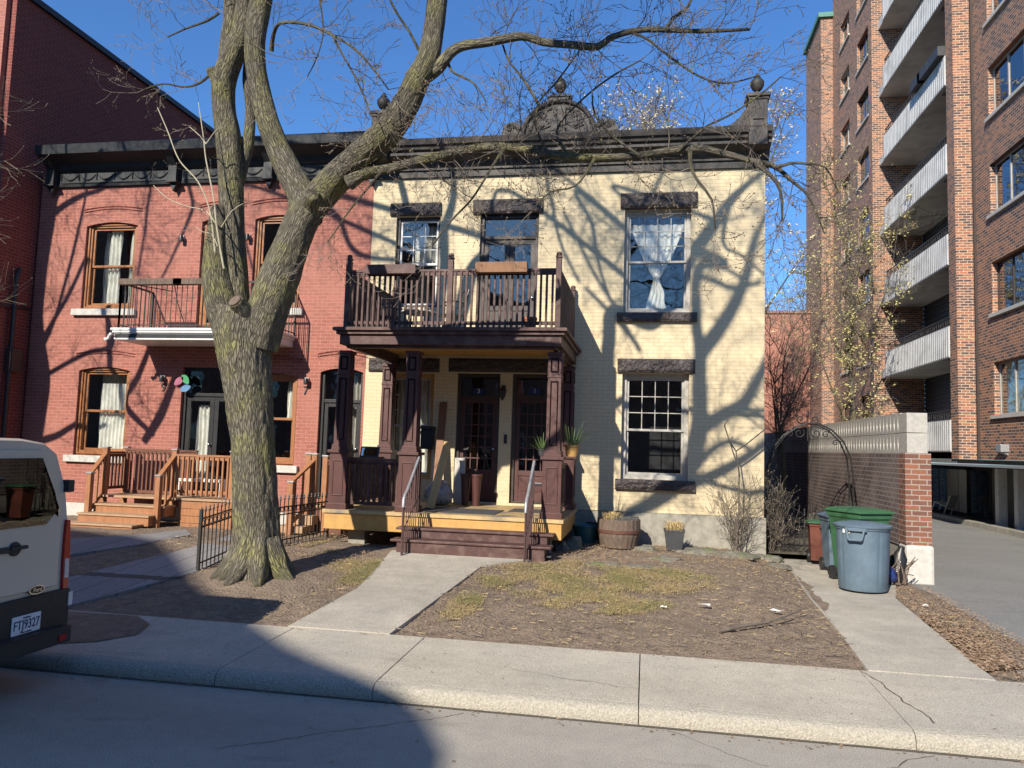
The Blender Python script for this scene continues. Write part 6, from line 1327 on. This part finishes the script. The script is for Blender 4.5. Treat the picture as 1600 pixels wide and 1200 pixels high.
# twigs along everything
def along(P,Rr,sp,L,lev,r0=.006,zmin=-9,side=None,frac=(0,1),updir=.15,bs=.009,mb=None,bud=None):
    P2,R2=resample(P,Rr,sp)
    for i in range(int(len(P2)*frac[0])+1,int(len(P2)*frac[1])):
        t=(P2[i]-P2[i-1]).normalized(); o=Matrix.Rotation(rng.uniform(0,6.283),3,t)@t.orthogonal().normalized()
        d=(t*.6+o*.9+Vector((0,0,updir))).normalized(); twig(mb or tw,bud or bd,P2[i]+o*R2[i]*.7,d,L*rng.uniform(.6,1.3),min(r0,max(.003,R2[i]*.7)),lev,bs=bs)
for p,r in subs: along(p,r,.19,.55,2,r0=.0055); 
for p,r in subs: twig(tw,bd,p[-1],p[-1]-p[-2],.6,.004,2)
along(ptsF,radF,.2,.85,2,r0=.007,frac=(.2,1)); along(ptsG,radG,.17,.8,2,r0=.007,frac=(.15,1))
along(ptsB,radB,.5,.8,2,r0=.008,frac=(.72,1)); along(ptsD,radD,.35,1.1,2,r0=.01,frac=(.72,1)); along(ptsC,radC,.4,1.1,2,r0=.01,frac=(.72,1)); along(ptsB2,radB2,.35,.9,2,r0=.008,frac=(.2,1))
twig(tw,bd,P3(350,20,by_),Vector((-1,0,.2)),1.5,.01,2); twig(tw,bd,P3(400,10,by_),Vector((.8,-.3,.6)),1.3,.01,2)
for p,r in over: along(p,r,.36,1.1,2,r0=.011,bs=.006)
for P_ in S_: along(P_,[.005]*len(P_),.22,.2,1,r0=.003)
t_=build('trunk',tb,m['bark'],TR,smooth='all',fix=False); build('twigs',tw,m['twig'],TR,fix=False); build('buds',bd,m['budbrown'],TR,fix=False); build('cut_end',cut,m['barrelwood'],TR,fix=False); build('water_shoots',sh,m['twigpale'],TR,smooth='all',fix=False)
# second street tree beyond the left frame edge
T2=thing('street_tree',(-15.3,10.4,.2),'street tree at the left edge, only its pale twig tips showing before the dark building','tree')
tb=LM(); tw=MB(); bd=MB()
def K2(lst,y0=10.4):
    pts=[];rad=[]
    for px,py,w_ in lst: pts.append(wallback(px,py,y0)); rad.append(w_/2/52)
    limb(tb,pts,rad,n=20,step=.1,amp=.06,seed=lst[0][0]); return pts,rad
q=wallback(52,700,10.4); limb(tb,[Vector((q.x-.5,10.4,.1)),Vector((q.x-.35,10.4,1.5)),Vector((q.x-.1,10.4,q.z-1)),q],[.24,.2,.19,.18],n=24,step=.1,amp=.06)
ov=[K2([(50,720,21),(55,680,20),(62,640,19),(68,600,17),(68,570,15),(62,530,14),(59,490,14),(62,450,15),(68,400,15),(76,350,15),(83,310,13),(92,280,12),(105,240,10),(120,190,8)]),K2([(74,350,10),(76,310,9),(77,270,8),(75,220,6)]),K2([(82,335,7),(105,318,7),(130,305,6),(160,295,5),(195,270,4)]),K2([(65,545,6),(85,500,4),(105,430,4),(120,370,4),(135,300,3),(142,240,3)]),K2([(66,530,5),(90,490,5),(110,455,5),(135,400,4)]),K2([(60,690,8),(90,680,7),(115,665,6),(150,650,5)]),K2([(66,590,5),(100,570,5),(140,550,5),(175,540,5),(170,500,4)]),
 K2([(165,470,6),(170,520,7),(172,580,7),(175,640,5)]),K2([(235,540,6),(215,590,7),(195,630,8),(240,680,5)]),K2([(285,560,6),(270,600,9),(250,650,10),(225,690,8)])]
for p,r in ov: along(p,r,.5,.9,2,r0=.009,bs=.006)
for (px,py) in ((0,172),(0,262),(-20,320),(0,360),(-5,480)):
    q=P3(px,py,10.8); twig(tw,bd,q+Vector((-.5,0,0)),Vector((1,.1,.15)),.9,.007,1)
    twig(tw,bd,q+Vector((-.9,.2,.1)),Vector((.8,.1,.3)),.8,.006,1)
build('trunk',tb,m['bark'],T2,smooth='all',fix=False); build('twigs',tw,m['twigpale'],T2,fix=False); build('buds',bd,m['twigpale'],T2,fix=False)
MINR=.0048
# pale leafing tree behind the house
def ptree(name,x,y,z0,h,label,nb,spread,leafm,lsz,ln,trr=.16,seed=0,lev=2,twm='twig'):
    T=thing(name,(x,y,z0),label,'tree'); tb=LM(); tw=MB(); lf=MB(); 
    limb(tb,[Vector((x,y,z0)),Vector((x+.1,y,z0+h*.25)),Vector((x-.1,y+.1,z0+h*.5))],[trr,trr*.8,trr*.6],n=16,step=.2,amp=.06,seed=seed)
    ends=[]
    for i in range(nb):
        a=rng.uniform(0,6.283); s=z0+h*rng.uniform(.2,.5); p=Vector((x,y,s)); e=p+Vector((math.cos(a)*spread*rng.uniform(.4,1),math.sin(a)*spread*rng.uniform(.4,1)*.7,(z0+h-s)*rng.uniform(.45,1.0)))
        mid=p.lerp(e,.5)+Vector((rng.uniform(-.4,.4),rng.uniform(-.4,.4),rng.uniform(-.2,.7))); P,R_=[p,mid,e],[trr*.42,trr*.2,trr*.07]; limb(tb,P,R_,n=8,step=.25,amp=.05,seed=i)
        P2,R2=resample(P,R_,.5)
        for k_ in range(1,len(P2)):
            for _ in range(2):
                t=(P2[k_]-P2[k_-1]).normalized(); o=Matrix.Rotation(rng.uniform(0,6.283),3,t)@t.orthogonal().normalized(); d=(t*.8+o).normalized(); n0=len(tw.v); twig(tw,None,P2[k_],d,rng.uniform(.7,1.6),.012,lev-1,wig=.4); ends+= [Vector(v) for v in tw.v[n0+6::12]]
    rng.shuffle(ends)
    for q in ends[:ln]:
        for _ in range(3):
            c=q+Vector((rng.gauss(0,.04),rng.gauss(0,.04),rng.gauss(0,.04))); u=Vector((rng.gauss(0,1),rng.gauss(0,1),rng.gauss(0,1))).normalized(); v=u.orthogonal().normalized(); s=lsz*rng.uniform(.6,1.3); lf.quad(c-u*s-v*s*.3,c+v*s*.5-u*s*.1,c+u*s+v*s*.2,c-v*s*.55+u*s*.1)
    build('trunk',tb,m['bark'],T,smooth='all',fix=False); build('twigs',tw,m[twm],T,fix=False); build('foliage',lf,m[leafm],T,fix=False); return T
ptree('leafing_tree',2.2,31,.2,16.5,'tall tree with pale new leaves rising behind the cream house roof',34,4.6,'palebud',.06,5200,.2,1,lev=2)
ptree('leafing_tree',6.9,28,.2,12.2,'pale budding tree between the cream house and the apartment block',8,2.0,'yellowbud',.045,1700,.09,5,lev=2)
ptree('bare_tree',3.6,22,.2,6.6,'small bare tree in the passage behind the iron arch',6,1.5,'palebud',.015,200,.06,8,lev=2)
MINR=.0026
# budding bushes at the corner
def bush(x,y,h,spread,n,label,nl,leafm='green',tall=None):
    z=gz(x,y); T=thing('budding_bush',(x,y,z),label,'bush'); tw=MB(); bd=MB(); lf=MB()
    for i in range(n):
        a=rng.uniform(0,6.283); p=Vector((x+rng.gauss(0,.07),y+rng.gauss(0,.05),z)); d=Vector((math.cos(a)*spread,math.sin(a)*spread*.4,1)).normalized(); n0=len(tw.v); twig(tw,bd,p,d,h*rng.uniform(.5,1.0),.009,2,up_=.25,wig=.3,bs=.007)
        for v in tw.v[n0+30::41]:
            if rng.random()<.5:
                c=Vector(v); 
                for _ in range(2): u=Vector((rng.gauss(0,1),rng.gauss(0,1),rng.gauss(0,1))).normalized(); w_=u.orthogonal().normalized(); s=.014; lf.quad(c-u*s,c-w_*s*.6,c+u*s,c+w_*s*.6)
    if tall:
        for t in tall: limb_=[P3(px,py,y) for px,py in t]; tw.tube(limb_,[.012]*(len(limb_)-1)+[.004],6)
    build('stems',tw,m['twig'],T,fix=False); build('buds',bd,m['twigpale'],T,fix=False); build('leaves',lf,m[leafm],T,fix=False)
x_=W(1152,860,14.6)[0]
bush(x_,14.6,1.15,.4,11,'thin budding bush growing against the corner of the cream wall',0,tall=[[(1150,850),(1154,800),(1155,740),(1150,705),(1140,690),(1132,665),(1138,655)],[(1150,705),(1165,695),(1190,675),(1200,668)]])
bush(2.42,15.4,1.5,.4,6,'bush with swelling green buds in the passage beside the cream corner',0,leafm='grass')
x_=W(1185,700,16)[0]
# ================= GROUND COVER =================
def scatter(name,mt,N,fn,size,kindf,seed):
    rr=random.Random(seed); b=MB(); c=0
    while c<N:
        x=rr.uniform(-12,4.2); y=rr.uniform(8.1,14.9); d=fn(x,y)
        if rr.random()>d: continue
        c+=1; kindf(b,rr,x,y,size)
    o=build(name,b,m[mt],None,fix=False,origin=(-2,11,.2)); stuff(o); return o
pathL=[g(452,977),g(560,918),g(612,860)]; 
def inpoly(x,y,poly):
    c=False; j=len(poly)-1
    for i in range(len(poly)):
        if (poly[i][1]>y)!=(poly[j][1]>y) and x<(poly[j][0]-poly[i][0])*(y-poly[i][1])/(poly[j][1]-poly[i][1])+poly[i][0]: c=not c
        j=i
    return c
fp=[(A[0],8.0),(B[0],8.0),g(752,885),g(848,873),(g(848,873)[0],12.3),(g(612,860)[0],12.3),g(612,860),g(560,918)]
sp_=[(g(1350,1040)[0],8.0),(g(1545,1060)[0]+.05,8.0),g(1460,985),g(1400,935),g(1400,900),(4.15,15.0),(2.3,15.0),g(1232,885),g(1262,930),g(1310,985)]
pw1=[g(60,985),g(105,948),g(305,895),g(362,868),g(395,845),g(395,825),g(360,836),g(300,856),g(200,880),g(60,915)]
pw2=[g(40,890),g(105,868),g(215,852),g(300,836),g(290,828),g(200,838),g(100,843),g(20,850)]
def free(x,y):
    if inpoly(x,y,fp) or inpoly(x,y,sp_) or inpoly(x,y,pw1) or inpoly(x,y,pw2): return False
    if dxl<x<dxr and y>PY-.65: return False
    if x>3.9 and y>8.6+(4.2-x)*0+ (x-3.55)*7: return False
    return True
def leaf(b,rr,x,y,s):
    c=Vector((x,y,gz(x,y)+.012+rr.random()*.03)); a=rr.uniform(0,6.283); t=rr.uniform(-.5,.5); u=Vector((math.cos(a),math.sin(a),rr.uniform(-.35,.35)))*s*rr.uniform(.5,1.2); v=Vector((-math.sin(a),math.cos(a),t))*s*rr.uniform(.3,.7)
    b.add([c-u,c-v*.8,c+u*.9,c+v,c+Vector((0,0,s*.25))],[(0,1,4),(1,2,4),(2,3,4),(3,0,4)])
def blade(b,rr,x,y,s):
    for _ in range(3):
        xx=x+rr.gauss(0,.02); yy_=y+rr.gauss(0,.02); q=Vector((xx,yy_,gz(xx,yy_)-.005)); a=rr.uniform(0,6.283); h=s*rr.uniform(.4,1.2); tip=q+Vector((math.cos(a)*h*.8,math.sin(a)*h*.8,h*.7)); sd=Vector((-math.sin(a),math.cos(a),0))*.0025; b.add([q-sd,q+sd,tip],[(0,1,2)])
nz_=lambda x,y,s,o=0: mn.noise(Vector((x*s,y*s,o)))
def d_leaf(x,y):
    if not free(x,y) or x<-8.9: return 0
    d=.06+.12*max(0,nz_(x,y,1.1))
    if y>11.6 and -1.4<x<2.0: d+=.5*max(0,nz_(x,y,1.8,3)+.3)
    if y>11 and x<-4.2 and x>-7: d+=.45
    if y>11.0 and -2.6<x<-.6: d+=.35
    if x>3.0 and y<13: d+=1.0
    return d
scatter('leaf_litter','leaf',13000,d_leaf,.017,leaf,1)
def d_turf(x,y):
    if not free(x,y): return 0
    d=0
    for cx_,cy_,rx_,ry_ in ((-.9,10.9,1.5,1.3),(-.6,9.9,1.0,.6),(.2,11.2,.9,.8),(-4.9,12.6,.9,1.0),(-4.1,10.6,.8,.9),(-4.9,9.3,.5,.3),(-2.2,9.3,.25,.7)): d=max(d,1-((x-cx_)/rx_)**2-((y-cy_)/ry_)**2)
    return max(0,d)*max(0,.55+nz_(x,y,2.2,5)*1.3)+ (.008 if y<12 else 0)
scatter('dead_grass','strawgrass',38000,d_turf,.034,blade,2)
def d_green(x,y):
    d=d_turf(x,y); return d*max(0,nz_(x,y,1.7,9)+.05)*2.2 if d>.05 else 0
scatter('green_grass','grass',12000,d_green,.038,blade,3)
T_=None
def tuftg(x,y,n,h,sp,label=None):
    pass
bb=MB(); rr=random.Random(5)
for i in range(500):
    a=rr.uniform(0,6.28); r=rr.gauss(0,.16); q=G(368,872); blade(bb,rr,q.x+.05+r*math.cos(a),q.y+r*math.sin(a),.12)
stuff(build('tree_foot_grass',bb,m['grass'],None,fix=False))
# chips and twigs of bare soil
def chip(b,rr,x,y,s):
    c=Vector((x,y,gz(x,y)+.012)); a=rr.uniform(0,6.283); L=s*rr.uniform(.5,3); u=Vector((math.cos(a),math.sin(a),rr.uniform(-.05,.15)))*L; v=Vector((-math.sin(a),math.cos(a),0))*s*.12; b.add([c-u-v,c-u+v,c+u+v,c+u-v,c-u+Vector((0,0,.006)),c+u+Vector((0,0,.006))],[(0,1,4),(0,4,5,3),(1,2,5,4),(2,3,5)])
scatter('soil_debris','strawgrass',1100,lambda x,y:(.5 if free(x,y) and x>-8 else 0),.014,chip,4)
scatter('soil_twigs','twig',900,lambda x,y:(.5 if free(x,y) and x>-8 else 0),.03,chip,6)
# strip of leaves beside the driveway
bb=MB(); rr=random.Random(9)
for i in range(5200):
    u=rr.random(); a0=G(1400,945).lerp(G(1540,1050),u); a1=G(1440,915).lerp(G(1600,1045),u); t=rr.random(); q=a0.lerp(a1,t); x,y=q.x,max(8.1,q.y)
    c=Vector((x,y,.18+.012*rr.random()+.035*math.sin(math.pi*t)*rr.random())); a=rr.uniform(0,6.283); s=.032*rr.uniform(.5,1.2); uu=Vector((math.cos(a),math.sin(a),rr.uniform(-.4,.4)))*s; v=Vector((-math.sin(a),math.cos(a),rr.uniform(-.4,.4)))*s*.6; bb.add([c-uu,c-v,c+uu,c+v],[(0,1,2,3)])
stuff(build('leaf_strip',bb,m['leaf'],None,fix=False))
# grit in the gutter

bb=MB(); rr=random.Random(21)
for i in range(420):
    x=rr.uniform(-9,6); y=6.43-abs(rr.gauss(0,.07)) if rr.random()<.8 else rr.uniform(3.5,6.4); c=Vector((x,y,.012)); a=rr.uniform(0,6.283); q=.018*rr.uniform(.3,1.2); u=Vector((math.cos(a),math.sin(a),rr.uniform(-.2,.3)))*q; v=Vector((-math.sin(a),math.cos(a),rr.uniform(-.2,.3)))*q*.6; bb.add([c-u,c-v,c+u,c+v],[(0,1,2,3)])
for i in range(260):
    x=rr.uniform(-9,6); y=rr.choice((8.03-abs(rr.gauss(0,.06)),rr.uniform(6.6,8.0))); c=Vector((x,y,.14+(y-6.72)*.0188+.01)); a=rr.uniform(0,6.283); q=.014*rr.uniform(.3,1.2); u=Vector((math.cos(a),math.sin(a),rr.uniform(-.2,.3)))*q; v=Vector((-math.sin(a),math.cos(a),rr.uniform(-.2,.3)))*q*.6; bb.add([c-u,c-v,c+u,c+v],[(0,1,2,3)])
stuff(build('street_litter',bb,m['leaf'],None,fix=False))
bb=MB()
def crack(x0,y0,x1,y1,zf,w_=.006,sd=1):
    rr=random.Random(sd); n=max(6,int(math.hypot(x1-x0,y1-y0)/.05)); L=[]
    px_,py_=-(y1-y0),(x1-x0); l=math.hypot(px_,py_); px_/=l; py_/=l; o=0
    for i in range(n+1):
        o+=rr.gauss(0,.012); t=i/n; ww=w_*rr.uniform(.4,1.3); x=x0+(x1-x0)*t+px_*o; y=y0+(y1-y0)*t+py_*o; L.append((Vector((x-px_*ww,y-py_*ww,zf(y))),Vector((x+px_*ww,y+py_*ww,zf(y)))))
    for a,b_ in zip(L[:-1],L[1:]): bb.quad(a[0],b_[0],b_[1],a[1])
zr_=lambda y:.003
zw_=lambda y:.14+(y-6.72)*.0188+.002 if y>6.72 else .1415
crack(2.05,8.0,2.35,6.74,zw_,.007,3); crack(-7.4,7.9,-6.0,6.8,zw_,.004,4); crack(-1.2,7.2,-.2,7.0,zw_,.003,7)
crack(-3,5.2,-1.4,6.3,zr_,.003,6); crack(1.0,5.3,2.2,6.35,zr_,.005,8); crack(.2,6.42,.9,5.9,zr_,.0025,9)
struct(build('pavement_crack',bb,m['crack'],fix=False))

for o in bpy.data.objects:
    if o.parent and o.name.split('.')[0] in ('buds','foliage','leaves','dry_grass','twigs','stems'): o['kind']='stuff'
